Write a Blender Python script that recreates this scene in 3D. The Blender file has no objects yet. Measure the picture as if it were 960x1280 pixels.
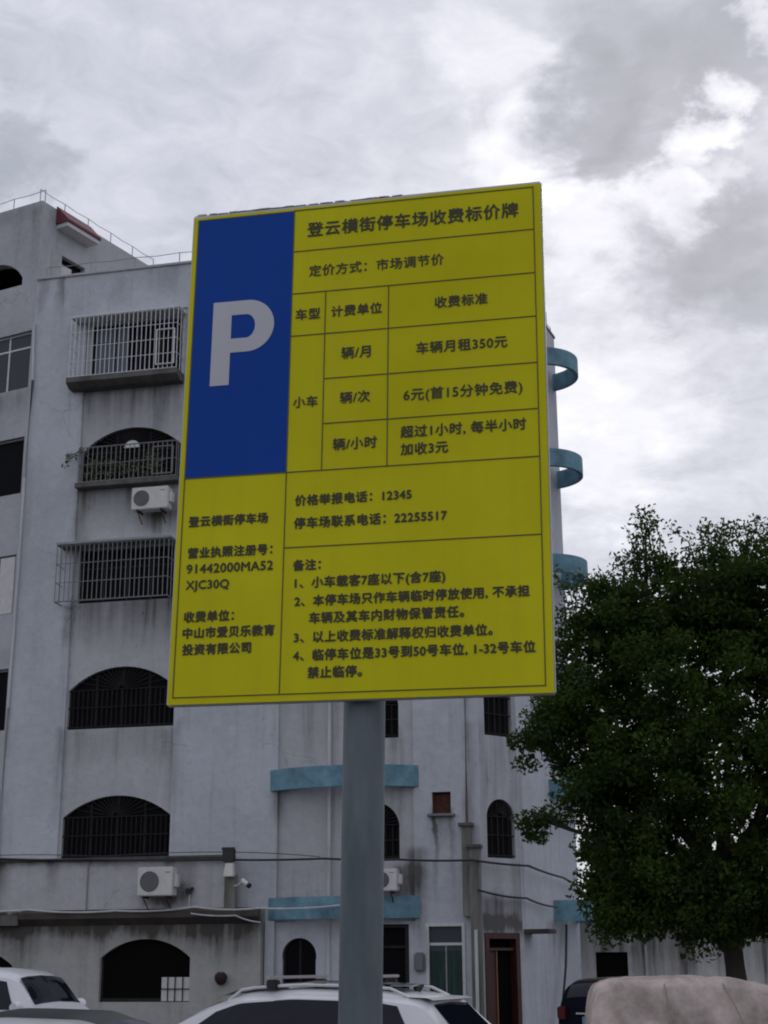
import bpy, bmesh, math, random
from mathutils import Vector, Matrix, noise as mnoise
random.seed(7)
SC = bpy.context.scene
COL = SC.collection
R = math.radians

# ---------------------------------------------------------------- camera
PITCH, ROLL, EYE = R(17.1), R(0.4), 1.6
fw = Vector((0, math.cos(PITCH), math.sin(PITCH)))
up0 = Vector((0, -math.sin(PITCH), math.cos(PITCH)))
rt0 = Vector((1, 0, 0))
rt = rt0 * math.cos(ROLL) - up0 * math.sin(ROLL)
up = up0 * math.cos(ROLL) + rt0 * math.sin(ROLL)
cam = bpy.data.cameras.new('camera')
cam.sensor_fit = 'VERTICAL'; cam.sensor_height = 24.0; cam.lens = 24.0 * 1850 / 1280
cam.clip_start = 0.05; cam.clip_end = 3000
camo = bpy.data.objects.new('camera', cam); COL.objects.link(camo)
camo.matrix_world = Matrix(((rt.x, up.x, -fw.x, 0), (rt.y, up.y, -fw.y, 0), (rt.z, up.z, -fw.z, EYE), (0, 0, 0, 1)))
SC.camera = camo

# ---------------------------------------------------------------- sky, sun, exposure
SUN_AZ, SUN_EL = R(13.0), R(31.0)       # azimuth to the right of +Y
sun_dir = Vector((math.sin(SUN_AZ) * math.cos(SUN_EL), math.cos(SUN_AZ) * math.cos(SUN_EL), math.sin(SUN_EL)))
def sky_dir(az, el):
    az, el = R(az), R(el)
    return (math.sin(az) * math.cos(el), math.cos(az) * math.cos(el), math.sin(el))
SKY_GAIN = 1.0
def build_world():
    w = bpy.data.worlds.new('World'); SC.world = w; w.use_nodes = True
    nt = w.node_tree; N = nt.nodes; L = nt.links; N.clear()
    def nd(t, **k):
        n = N.new(t)
        for a, b in k.items(): setattr(n, a, b)
        return n
    def mt(op, a, b=None, c=None):
        n = nd('ShaderNodeMath', operation=op)
        for i, v in enumerate((a, b, c)):
            if v is None: continue
            if isinstance(v, (int, float)): n.inputs[i].default_value = v
            else: L.new(v, n.inputs[i])
        return n.outputs[0]
    out = nd('ShaderNodeOutputWorld'); bg = nd('ShaderNodeBackground'); bg.inputs[1].default_value = 0.1
    L.new(bg.outputs[0], out.inputs[0])
    sky = nd('ShaderNodeTexSky', sky_type='NISHITA', sun_disc=False)
    sky.sun_elevation = SUN_EL; sky.sun_rotation = SUN_AZ
    tc = nd('ShaderNodeTexCoord')
    sep = nd('ShaderNodeSeparateXYZ'); L.new(tc.outputs['Generated'], sep.inputs[0])
    zz = mt('ADD', mt('MAXIMUM', sep.outputs[2], 0.0), 0.22)
    cmb = nd('ShaderNodeCombineXYZ')
    L.new(mt('DIVIDE', sep.outputs[0], zz), cmb.inputs[0]); L.new(mt('DIVIDE', sep.outputs[1], zz), cmb.inputs[1])
    def nz(scale, det, rough, off, dist=0.0):
        mp = nd('ShaderNodeMapping'); L.new(cmb.outputs[0], mp.inputs[0]); mp.inputs[1].default_value = off
        n = nd('ShaderNodeTexNoise'); n.inputs['Scale'].default_value = scale; n.inputs['Detail'].default_value = det
        n.inputs['Roughness'].default_value = rough; n.inputs['Distortion'].default_value = dist
        L.new(mp.outputs[0], n.inputs['Vector']); return n
    n1 = nz(3.4, 9, 0.58, (3.1, 1.7, 0.4), 0.5)
    n2 = nz(9.0, 9, 0.6, (1.3, 5.2, 2.0), 0.8)
    n3 = nz(9.0, 8, 0.6, (8.3, 2.2, 5.0), 0.2)
    # irregular warp of the look direction for the large cloud masses
    wv = nd('ShaderNodeVectorMath', operation='SUBTRACT'); L.new(n3.outputs['Color'], wv.inputs[0]); wv.inputs[1].default_value = (.5, .5, .5)
    ws = nd('ShaderNodeVectorMath', operation='SCALE'); L.new(wv.outputs[0], ws.inputs[0]); ws.inputs['Scale'].default_value = 0.13
    wa = nd('ShaderNodeVectorMath', operation='ADD'); L.new(tc.outputs['Generated'], wa.inputs[0]); L.new(ws.outputs[0], wa.inputs[1])
    wn = nd('ShaderNodeVectorMath', operation='NORMALIZE'); L.new(wa.outputs[0], wn.inputs[0])
    def blob(az, el, r, amp, warped=True):
        d = nd('ShaderNodeVectorMath', operation='DOT_PRODUCT')
        L.new(wn.outputs[0] if warped else tc.outputs['Generated'], d.inputs[0]); d.inputs[1].default_value = sky_dir(az, el)
        m = nd('ShaderNodeMapRange', interpolation_type='SMOOTHSTEP'); m.clamp = True
        L.new(d.outputs['Value'], m.inputs[0])
        m.inputs[1].default_value = math.cos(R(r)); m.inputs[2].default_value = math.cos(R(r * .12))
        return mt('MULTIPLY', m.outputs[0], amp)
    v = mt('ADD', mt('MULTIPLY', mt('SUBTRACT', n1.outputs[0], .5), CL['n1']), CL['base'])
    v = mt('ADD', v, mt('MULTIPLY', mt('SUBTRACT', n2.outputs[0], .5), CL['n2']))
    n4 = nz(19.0, 8, 0.62, (4.1, 0.2, 7.0), 0.9)
    v = mt('ADD', v, mt('MULTIPLY', mt('SUBTRACT', n4.outputs[0], .5), CL['n3']))
    for b in CL['blobs']: v = mt('ADD', v, blob(*b))
    # an overcast sky is brighter overhead, dimmer away from the sun
    v = mt('ADD', v, mt('MULTIPLY', sep.outputs[2], CL['zen']))
    v = mt('ADD', v, mt('MULTIPLY', sep.outputs[1], CL['front']))
    v = mt('MAXIMUM', v, 0.02)
    v = mt('MINIMUM', v, 1.25)
    ramp = nd('ShaderNodeValToRGB'); L.new(mt('MULTIPLY', v, 0.8), ramp.inputs[0])
    e = ramp.color_ramp.elements
    e[0].position = 0.0; e[0].color = (.27, .29, .34, 1)
    e[1].position = 1.0; e[1].color = (1.22, 1.21, 1.22, 1)
    for p, c in ((.26, (.37, .39, .455)), (.40, (.475, .495, .57)), (.54, (.635, .65, .725)), (.68, (.775, .78, .85)), (.80, (.93, .93, .965))):
        x = e.new(p); x.color = (*c, 1)
    sc = nd('ShaderNodeVectorMath', operation='SCALE'); L.new(ramp.outputs[0], sc.inputs[0]); sc.inputs['Scale'].default_value = 10.0 * SKY_GAIN
    mix = nd('ShaderNodeMix', data_type='RGBA'); mix.inputs[0].default_value = 0.94
    L.new(sky.outputs[0], mix.inputs[6]); L.new(sc.outputs[0], mix.inputs[7])
    L.new(mix.outputs[2], bg.inputs[0])
CL = dict(base=.585, n1=.36, n2=.34, n3=.30, zen=-.02, front=0.0, blobs=[
    # azimuth, elevation, radius (deg), brightness, warped
    (14.3, 30.8, 1.5, .46, True), (14.3, 30.8, 3.0, .08, False), (12.4, 28.8, 1.9, .30, True), (14.3, 28.5, 1.5, .20, True), (14.8, 29.7, 1.2, -.10, True), (10.6, 30.2, 1.6, -.12, True), (6.4, 30.2, 2.8, .26, True),
    (8.8, 27.4, 3.2, .26, True), (8.8, 20.3, 5.0, .30, True), (4.3, 34.5, 2.6, .18, True), (16.2, 34.3, 1.2, .3, True),
    (9.0, 31.9, 2.8, -.24, True), (11.6, 33.6, 4.6, -.23, True), (15.2, 33.2, 3.0, -.18, True), (12.2, 31.2, 2.2, -.08, True), (12.8, 26.6, 3.2, -.24, True), (15.2, 25.6, 3.4, -.27, True), (14.8, 29.6, 2.6, -.10, True),
    (-15.6, 29.6, 2.4, -.24, True), (2.0, 29.5, 3.5, .05, True)])
build_world()
sun = bpy.data.lights.new('sun', 'SUN'); sun.energy = 0.8; sun.angle = R(14); sun.color = (1.0, 0.96, 0.9)
suno = bpy.data.objects.new('sun', sun); COL.objects.link(suno)
suno.location = (10, 40, 40)
suno.rotation_euler = sun_dir.to_track_quat('Z', 'Y').to_euler()
vs = SC.view_settings
vs.view_transform = 'Standard'; vs.look = 'None'; vs.exposure = 0.2; vs.gamma = 1.0; vs.use_curve_mapping = False
SC.render.engine = 'CYCLES'
SC.cycles.max_bounces = 8; SC.cycles.diffuse_bounces = 4; SC.cycles.transparent_max_bounces = 8
SC.cycles.use_denoising = True
SC.render.filter_size = 2.0 if hasattr(SC.render, 'filter_size') else 1.5
SC.cycles.filter_width = 2.0

# ---------------------------------------------------------------- helpers
GROUND = -0.12
def tag(o, label=None, cat=None, group=None, kind=None):
    if label: o['label'] = label
    if cat: o['category'] = cat
    if group: o['group'] = group
    if kind: o['kind'] = kind
    return o
def empty(name, loc=(0, 0, 0), rz=0.0, label=None, cat=None, group=None):
    o = bpy.data.objects.new(name, None); COL.objects.link(o)
    o.location = loc; o.rotation_euler = (0, 0, rz); o.empty_display_size = .2
    return tag(o, label, cat, group)
class MB:
    def __init__(s): s.v = []; s.f = []
    def add(s, vs_, fs):
        b = len(s.v); s.v += [tuple(p) for p in vs_]; s.f += [tuple(b + i for i in f) for f in fs]; return s
    def box(s, x0, x1, y0, y1, z0, z1, F=None):
        p = [(x, y, z) for z in (z0, z1) for y in (y0, y1) for x in (x0, x1)]
        if F: p = [F(*q) for q in p]
        return s.add(p, [(0, 2, 3, 1), (4, 5, 7, 6), (0, 1, 5, 4), (2, 6, 7, 3), (0, 4, 6, 2), (1, 3, 7, 5)])
    def tube(s, pts, r, n=8, caps=True):
        pts = [Vector(p) for p in pts]; rings = []
        rr = r if isinstance(r, (list, tuple)) else [r] * len(pts)
        for i, p in enumerate(pts):
            d = (pts[min(i + 1, len(pts) - 1)] - pts[max(i - 1, 0)])
            d = d.normalized() if d.length > 1e-9 else Vector((0, 0, 1))
            a = d.cross(Vector((0, 0, 1)))
            if a.length < 1e-3: a = d.cross(Vector((1, 0, 0)))
            a.normalize(); b = d.cross(a)
            rings.append([p + (a * math.cos(t) + b * math.sin(t)) * rr[i] for t in [2 * math.pi * k / n for k in range(n)]])
        vs_ = [q for g in rings for q in g]; fs = []
        for i in range(len(pts) - 1):
            for k in range(n):
                fs.append((i * n + k, i * n + (k + 1) % n, (i + 1) * n + (k + 1) % n, (i + 1) * n + k))
        if caps: fs += [tuple(range(n))[::-1], tuple((len(pts) - 1) * n + k for k in range(n))]
        return s.add(vs_, fs)
    def bar(s, p, q, r, n=4): return s.tube([p, q], r, n)
    def prism(s, poly, d0, d1, F):          # poly in (a, z); extruded along the second coordinate
        n = len(poly)
        vs_ = [F(a, d0, z) for a, z in poly] + [F(a, d1, z) for a, z in poly]
        return s.add(vs_, [tuple(range(n)), tuple(range(n, 2 * n))[::-1]] + [(i, i + n, (i + 1) % n + n, (i + 1) % n) for i in range(n)])
    def grid(s, rows):
        n = len(rows[0]); vs_ = [p for r_ in rows for p in r_]
        return s.add(vs_, [(i * n + k, i * n + k + 1, (i + 1) * n + k + 1, (i + 1) * n + k) for i in range(len(rows) - 1) for k in range(n - 1)])
    def build(s, name, mat, parent=None, smooth=False, bevel=0.0, recalc=True, loc=None):
        me = bpy.data.meshes.new(name); me.from_pydata(s.v, [], s.f); me.validate()
        if recalc:
            bm = bmesh.new(); bm.from_mesh(me); bmesh.ops.recalc_face_normals(bm, faces=bm.faces)
            if bevel: bmesh.ops.bevel(bm, geom=[e for e in bm.edges if e.is_manifold and e.calc_face_angle(0) > .5], offset=bevel, segments=2, affect='EDGES', clamp_overlap=True)
            bm.to_mesh(me); bm.free()
        if mat: me.materials.append(mat)
        o = bpy.data.objects.new(name, me); COL.objects.link(o)
        if parent: o.parent = parent
        if loc: o.location = loc
        if smooth:
            for p in me.polygons: p.use_smooth = True
            if smooth != 'all':
                try: me.set_sharp_from_angle(angle=R(35))
                except Exception: pass
        return o
def copy_tree(o, parent=None):
    c = o.copy(); COL.objects.link(c)
    if parent is not None: c.parent = parent
    for ch in list(o.children): copy_tree(ch, c)
    return c
def filled(splines, thick):
    """even-odd filled outline with holes -> (verts (a, b, depth), faces)"""
    cu = bpy.data.curves.new('tmp', 'CURVE'); cu.dimensions = '2D'; cu.fill_mode = 'BOTH'; cu.extrude = thick / 2
    for pts in splines:
        sp = cu.splines.new('POLY'); sp.points.add(len(pts) - 1)
        for p, q in zip(sp.points, pts): p.co = (q[0], q[1], 0, 1)
        sp.use_cyclic_u = True
    ob = bpy.data.objects.new('tmp', cu); COL.objects.link(ob)
    me = ob.to_mesh(); vs_ = [v.co.copy() for v in me.vertices]; fs = [tuple(p.vertices) for p in me.polygons]
    ob.to_mesh_clear(); bpy.data.objects.remove(ob); bpy.data.curves.remove(cu)
    return vs_, fs
class Frame:
    """a wall plane: u along the wall, d outwards, z up"""
    def __init__(s, p0, ang, out):
        s.p0 = Vector((p0[0], p0[1], 0)); s.u = Vector((math.cos(R(ang)), math.sin(R(ang)), 0))
        n = Vector((-s.u.y, s.u.x, 0)); s.n = n if n.dot(Vector(out + (0,))) > 0 else -n
    def __call__(s, u, d, z): return s.p0 + s.u * u + s.n * d + Vector((0, 0, z))
def wall(F, outline, holes, d_out, thick, name, mat, parent):
    vs_, fs = filled([outline] + holes, thick)
    m = MB(); m.add([F(v.x, d_out - thick / 2 + v.z, v.y) for v in vs_], fs)
    return m.build(name, mat, parent)
def rect(u0, u1, z0, z1): return [(u0, z0), (u1, z0), (u1, z1), (u0, z1)]
def arch(u0, u1, z0, zs, zt, n=20):
    """segmental arch: springing zs at the sides, crown zt"""
    h = zt - zs; a = (u1 - u0) / 2; r = (a * a + h * h) / (2 * h); c = (u0 + u1) / 2
    t = math.asin(min(1, a / r)) if h <= a else math.pi - math.asin(min(1, a / r))
    return [(u0, z0), (u1, z0)] + [(c + r * math.sin(t - 2 * t * k / n), zt - r + r * math.cos(t - 2 * t * k / n)) for k in range(n + 1)]

# ---------------------------------------------------------------- materials
def mat(name, col, rough=.6, metal=0.0, var=0.0, vscale=6.0, spec=.5, bump=0.0, bscale=40.0, coat=0.0, stretch=(1, 1, 1)):
    m = bpy.data.materials.new(name); m.use_nodes = True; nt = m.node_tree; b = nt.nodes['Principled BSDF']
    b.inputs['Base Color'].default_value = (*col, 1); b.inputs['Roughness'].default_value = rough
    b.inputs['Metallic'].default_value = metal; b.inputs['Specular IOR Level'].default_value = spec
    if coat: b.inputs['Coat Weight'].default_value = coat; b.inputs['Coat Roughness'].default_value = .06
    if var or bump:
        tc = nt.nodes.new('ShaderNodeTexCoord'); mp = nt.nodes.new('ShaderNodeMapping'); mp.inputs[3].default_value = stretch
        nt.links.new(tc.outputs['Object'], mp.inputs[0])
        n = nt.nodes.new('ShaderNodeTexNoise'); n.inputs['Scale'].default_value = vscale; n.inputs['Detail'].default_value = 6; n.inputs['Roughness'].default_value = .65
        nt.links.new(mp.outputs[0], n.inputs['Vector'])
        if var:
            r_ = nt.nodes.new('ShaderNodeMapRange'); nt.links.new(n.outputs[0], r_.inputs[0])
            r_.inputs[1].default_value = .3; r_.inputs[2].default_value = .7; r_.inputs[3].default_value = 1 - var; r_.inputs[4].default_value = 1 + var * .6
            s_ = nt.nodes.new('ShaderNodeVectorMath'); s_.operation = 'SCALE'; s_.inputs[0].default_value = col
            nt.links.new(r_.outputs[0], s_.inputs['Scale']); nt.links.new(s_.outputs[0], b.inputs['Base Color'])
        if bump:
            n2 = nt.nodes.new('ShaderNodeTexNoise'); n2.inputs['Scale'].default_value = bscale; n2.inputs['Detail'].default_value = 4
            nt.links.new(mp.outputs[0], n2.inputs['Vector'])
            bp = nt.nodes.new('ShaderNodeBump'); bp.inputs['Strength'].default_value = bump; bp.inputs['Distance'].default_value = .02
            nt.links.new(n2.outputs[0], bp.inputs['Height']); nt.links.new(bp.outputs[0], b.inputs['Normal'])
    return m
def plaster(name, col, stains=(), uvec=(1, 0, 0), streak=.35, dirt=(.09, .085, .08), blotch=.18):
    """old painted render: blotches, rain streaks and mould runs that start at given places (u0, u1, z_top, length, strength)"""
    m = bpy.data.materials.new(name); m.use_nodes = True; nt = m.node_tree; N = nt.nodes; L = nt.links; b = N['Principled BSDF']
    b.inputs['Roughness'].default_value = .85; b.inputs['Specular IOR Level'].default_value = .25
    def mt(op, a, c=None, clamp=False):
        n = N.new('ShaderNodeMath'); n.operation = op; n.use_clamp = clamp
        for i, v in enumerate((a, c)):
            if v is None: continue
            if isinstance(v, (int, float)): n.inputs[i].default_value = v
            else: L.new(v, n.inputs[i])
        return n.outputs[0]
    def ss(x, a, c):
        n = N.new('ShaderNodeMapRange'); n.interpolation_type = 'SMOOTHSTEP'
        L.new(x, n.inputs[0]); n.inputs[1].default_value = a; n.inputs[2].default_value = c; return n.outputs[0]
    tc = N.new('ShaderNodeTexCoord')
    def noise(scale, det, rough, st=(1, 1, 1)):
        mp = N.new('ShaderNodeMapping'); mp.inputs[3].default_value = st; L.new(tc.outputs['Object'], mp.inputs[0])
        n = N.new('ShaderNodeTexNoise'); n.inputs['Scale'].default_value = scale; n.inputs['Detail'].default_value = det; n.inputs['Roughness'].default_value = rough
        L.new(mp.outputs[0], n.inputs['Vector']); return n.outputs[0]
    blot = noise(.55, 6, .62); fine = noise(5.0, 5, .6); strk = noise(3.2, 5, .6, (1, 1, .06)); spk = noise(16, 3, .5, (1, 1, .5)); wob = noise(1.3, 4, .6)
    mask = mt('MULTIPLY', ss(strk, .52, .82), streak)
    mask = mt('ADD', mask, mt('MULTIPLY', ss(spk, .62, .78), .30))
    mask = mt('ADD', mask, mt('MULTIPLY', ss(blot, .55, .85), .22))
    dp = N.new('ShaderNodeVectorMath'); dp.operation = 'DOT_PRODUCT'; L.new(tc.outputs['Object'], dp.inputs[0]); dp.inputs[1].default_value = uvec
    sp = N.new('ShaderNodeSeparateXYZ'); L.new(tc.outputs['Object'], sp.inputs[0])
    u = mt('ADD', dp.outputs['Value'], mt('MULTIPLY', mt('SUBTRACT', wob, .5), .5)); z = mt('ADD', sp.outputs[2], mt('MULTIPLY', mt('SUBTRACT', wob, .5), .7))
    sn = ss(strk, .25, .7)
    for (u0, u1, zt, ln, st) in stains:
        e = min(.22, (u1 - u0) * .4)
        k = mt('MULTIPLY', ss(u, u0 - e * .5, u0 + e), ss(u, u1 + e * .5, u1 - e))
        k = mt('MULTIPLY', k, ss(z, zt + .25, zt)); k = mt('MULTIPLY', k, ss(z, zt - ln, zt - ln * .1))
        k = mt('MULTIPLY', k, mt('ADD', mt('MULTIPLY', sn, .7), .3))
        mask = mt('ADD', mask, mt('MULTIPLY', k, st))
    vo = N.new('ShaderNodeTexVoronoi'); vo.feature = 'DISTANCE_TO_EDGE'; vo.inputs['Scale'].default_value = .33
    wv = N.new('ShaderNodeTexNoise'); wv.inputs['Scale'].default_value = 1.6; wv.inputs['Detail'].default_value = 6; L.new(tc.outputs['Object'], wv.inputs['Vector'])
    wm = N.new('ShaderNodeMix'); wm.data_type = 'RGBA'; wm.blend_type = 'LINEAR_LIGHT'; wm.inputs[0].default_value = .22; L.new(tc.outputs['Object'], wm.inputs[6]); L.new(wv.outputs['Color'], wm.inputs[7]); L.new(wm.outputs[2], vo.inputs['Vector'])
    cr = mt('MULTIPLY', ss(vo.outputs['Distance'], .006, .001), ss(blot, .5, .62))
    mask = mt('ADD', mask, mt('MULTIPLY', cr, .22))
    mask = mt('MINIMUM', mask, .92)
    patch = ss(noise(.8, 3, .5, (1, 1, .7)), .50, .53); tint = mt('ADD', mt('ADD', mt('MULTIPLY', blot, .55), mt('MULTIPLY', fine, .4)), mt('MULTIPLY', patch, .07))   # repaired and repainted patches
    base = N.new('ShaderNodeMapRange'); L.new(tint, base.inputs[0])
    base.inputs[1].default_value = .3; base.inputs[2].default_value = .7; base.inputs[3].default_value = 1 - blotch; base.inputs[4].default_value = 1 + blotch * .5
    sc = N.new('ShaderNodeVectorMath'); sc.operation = 'SCALE'; sc.inputs[0].default_value = col; L.new(base.outputs[0], sc.inputs['Scale'])
    mx = N.new('ShaderNodeMix'); mx.data_type = 'RGBA'; L.new(mask, mx.inputs[0]); L.new(sc.outputs[0], mx.inputs[6]); mx.inputs[7].default_value = (*dirt, 1)
    L.new(mx.outputs[2], b.inputs['Base Color'])
    bp = N.new('ShaderNodeBump'); bp.inputs['Strength'].default_value = .6; bp.inputs['Distance'].default_value = .03
    L.new(fine, bp.inputs['Height']); L.new(bp.outputs[0], b.inputs['Normal'])
    return m
M = {}
M['asphalt'] = mat('asphalt', (.055, .055, .057), .9, var=.3, vscale=.8, bump=.4, bscale=60)
M['concrete'] = mat('concrete', (.22, .215, .205), .9, var=.35, vscale=1.6, bump=.3)
M['stained_concrete'] = mat('stained_concrete', (.12, .115, .105), .9, var=.5, vscale=2.2, stretch=(1, 1, .4))
M['rusty_concrete'] = mat('rusty_concrete', (.075, .062, .054), .95, var=.5, vscale=1.5)
M['road_paint'] = mat('road_paint', (.7, .7, .68), .7, var=.25, vscale=9)
M['dark_glass'] = mat('dark_glass', (.006, .006, .008), .4, spec=.04)
M['dim_glass'] = mat('dim_glass', (.045, .055, .062), .2, spec=.22)
M['black_iron'] = mat('black_iron', (.028, .026, .027), .7, 0, var=.3, spec=.15)
M['white_iron'] = mat('white_iron', (.74, .74, .75), .5, var=.25, vscale=20)
M['grey_iron'] = mat('grey_iron', (.30, .30, .305), .5, .2, var=.3, vscale=20)
M['white_frame'] = mat('white_frame', (.62, .62, .63), .5, var=.15, vscale=8)
M['white_plastic'] = mat('white_plastic', (.62, .61, .58), .45, var=.12, vscale=5)
M['grey_plastic'] = mat('grey_plastic', (.16, .16, .165), .5, var=.1)
M['black_plastic'] = mat('black_plastic', (.016, .016, .018), .5, var=.1)
M['white_pipe'] = mat('white_pipe', (.55, .55, .56), .45, var=.2, vscale=3, stretch=(1, 1, .3))
M['brown_pipe'] = mat('brown_pipe', (.10, .075, .06), .7, var=.4, vscale=4)
M['blue_band'] = mat('blue_band', (.155, .29, .365), .7, var=.4, vscale=2.6, bump=.15, spec=.25)
M['red_tile'] = mat('red_tile', (.13, .028, .045), .7, var=.35, vscale=6)
M['red_wood'] = mat('red_wood', (.06, .014, .012), .5, var=.4, vscale=3, stretch=(3, 3, .4))
M['rust'] = mat('rust', (.075, .022, .016), .9, var=.5, vscale=6)
M['green_curtain'] = mat('green_curtain', (.02, .05, .04), .8, var=.5, vscale=4, stretch=(4, 4, .3))
M['shutter'] = mat('shutter', (.60, .58, .58), .7, var=.12)
M['mossy'] = mat('mossy', (.19, .185, .165), .9, var=.5, vscale=3.0, stretch=(1, 1, .25))
M['room'] = mat('room', (.008, .007, .007), 1.0, spec=0)  # near-black colour stands in for the darkness of unlit interiors
M['dull_iron'] = mat('dull_iron', (.25, .25, .25), .7, var=.3, vscale=20, spec=.2)
M['cable'] = mat('cable', (.022, .022, .024), .6)
M['dark_red'] = mat('dark_red', (.03, .012, .014), .8, var=.4)
M['grey_curtain'] = mat('grey_curtain', (.16, .18, .22), .9, var=.3, vscale=3, stretch=(4, 4, .2))
CARP = dict(wagon=(-1.14, 16.5, 158), mpv=(-5.84, 21.5, -14), dark=(-2.45, 12.0, -8), white=(-2.22, 9.7, -6), van=(4.95, 26.2, 42), cover=(4.65, 19.4, -4))
# crown masses relative to the trunk foot: centre and radii
TREE = [(-.2, 0, 4.9, 2.3, 2.0, 2.5), (-1.75, -.2, 4.3, .8, 1.2, 1.0), (-2.75, 0, 5.05, .42, .7, .40), (-2.2, 0, 5.6, .55, .9, .5), (-2.85, -.2, 3.85, .30, .5, .26), (-1.7, 0, 6.6, .75, 1.1, .95), (-1.0, 0, 7.0, .8, 1.2, .9), (.3, 0, 7.2, .9, 1.2, .9), (1.4, 0, 7.1, 1.6, 1.5, 1.2), (2.4, 0, 5.2, 1.9, 1.7, 2.2),
        (-1.5, -.3, 2.9, .75, 1.2, .8), (-.5, -.3, 2.65, 1.0, 1.4, .65), (.7, -.3, 2.7, 1.1, 1.4, .65), (2.0, -.2, 3.0, 1.5, 1.5, .9), (3.0, 0, 3.6, 1.3, 1.4, 1.1), (-1.85, -.2, 3.2, .45, .9, .45), (-1.75, -.2, 2.55, .42, .8, .42), (3.6, 0, 7.0, 1.2, 1.2, 1.2), (2.6, 0, 7.7, .9, 1.0, .7)]
TWIGS = [(-.95, 0, 7.9, .9), (-.75, 0, 8.0, .8), (-1.25, 0, 7.7, .6), (-1.7, .1, 7.4, .5), (-2.1, 0, 7.2, .5), (0, 0, 8.0, .6), (.2, .1, 8.1, .6), (.7, 0, 8.2, .3), (1.2, 0, 8.2, .4), (1.9, 0, 8.1, .5), (-.3, 0, 7.8, .3)]

# ================================================================ the setting
m = MB()
def ground_sheet():
    g = MB(); n = 24; S = 700
    g.add([(-S, -S, GROUND), (S, -S, GROUND), (S, S, GROUND), (-S, S, GROUND)], [(0, 1, 2, 3)])
    tag(g.build('ground', M['asphalt']), kind='structure')
    p = MB()
    for i in range(-6, 8):
        x = i * 2.6
        p.box(x - .06, x + .06, 23.0, 28.0, GROUND + .001, GROUND + .004)
    tag(p.build('parking_markings', M['road_paint']), kind='structure')
ground_sheet()

# ================================================================ apartment building
P0 = Vector((-9.66, 37.67, 0))
bld = empty('apartment_building', P0, 0, 'old white rendered apartment block with arched barred windows and curved blue bands', 'building')
FM = Frame((0, 0), -12.5, (0, -1))
C1 = FM(12.14, 0, 0)
FC = Frame(C1, 38, (0, -1)); C2 = FC(1.23, 0, 0)
FS = Frame(C2, 68, (1, 0)); SL = 5.15
C3 = FS(SL, 0, 0)
FW = Frame((0, 0), 153, (0, -1))
FP = Frame((0, 0), 60, (1, 0))
TOP, PENT = 20.05, 22.55

st_main = [  # mould and rain runs: u0, u1, top, length, strength
    (1.5, 4.5, 16.75, 2.0, .65), (1.5, 1.9, 13.7, 3.6, .7), (1.6, 4.4, 13.75, 1.1, .6), (1.5, 4.5, 10.7, 1.8, .8), (1.6, 4.5, 7.3, 1.2, .4), (1.35, 1.65, 10.5, 2.5, .5), (4.3, 4.7, 7.3, 2.6, .45), (1.3, 1.7, 7.3, 2.8, .4), (3.3, 4.5, 12.9, .6, .6),
    (0.0, .35, 19.9, 1.6, .5), (0.6, .9, 20.0, 1.5, .6), (2.2, 2.7, 19.8, 1.2, .3), (3.2, 4.2, 19.9, .9, .35),
    (7.0, 7.5, 5.6, 1.1, .6), (7.2, 8.4, 8.9, 3.0, .16), (10.3, 10.9, 4.1, 1.5, .9), (9.7, 10.8, 3.7, .9, .8), (10.9, 11.5, 5.1, 1.2, .5), (11.0, 11.15, 5.0, 2.6, .6), (11.4, 11.55, 5.0, 2.4, .55), (10.2, 10.35, 6.8, 3.6, .45),
    (11.75, 12.1, 7.0, 7.0, .35), (10.4, 10.8, 2.9, .9, .6), (9.9, 10.3, 7.0, .8, .35)]
pl_main = plaster('painted_render', (.52, .535, .575), st_main, tuple(FM.u))
pl_bay = plaster('bay_render', (.49, .49, .51), st_main, tuple(FM.u), streak=.5)
pl_wing = plaster('wing_render', (.445, .45, .475), [(0.0, .35, 22.3, 2.4, .5), (0, 2.2, 16.7, .8, .3), (0, 2, 22.5, .7, .3)], tuple(FW.u), streak=.4)
oc = C1.dot(FC.u); osd = C2.dot(FS.u)
pl_ch = plaster('chamfer_render', (.475, .48, .51), [(oc - .1, oc + 1.3, 3.0, .9, .8), (oc - .2, oc + 1.4, 2.62, .5, 1.5), (oc + .95, oc + 1.3, 8, 6, .5), (oc - .05, oc + .25, 7, 4.4, .35), (oc + .9, oc + 1.3, 3.9, 1.5, .5)], tuple(FC.u), streak=.45)
pl_side = plaster('side_render', (.51, .525, .57), [(osd, osd + .4, 6, 4, .3), (osd + 2, osd + 4, 2.6, 1, .4)], tuple(FS.u), streak=.3)
pl_low = plaster('lower_render', (.40, .40, .385), [(-4, 7, 2.8, .62, 1.4), (-4, 7, 2.4, .7, .35), (5.2, 7.0, 2.5, 1.2, .5), (.6, 1.4, 2.7, 2.3, .4)], tuple(FM.u), streak=.4, dirt=(.05, .042, .036))
pl_ter = plaster('terrace_render', (.485, .48, .50), [(-1, 6.2, 4.25, .32, .8), (-.2, .5, 4.2, 1.2, .6), (3.9, 5.2, 3.35, .5, 1.3), (4.5, 5.3, 4.2, 1.2, .5), (1.4, 1.8, 4.2, 1.2, .5)], tuple(FM.u), streak=.22)
pl_roof = mat('roof_screed', (.25, .25, .25), .9, var=.3)

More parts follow.
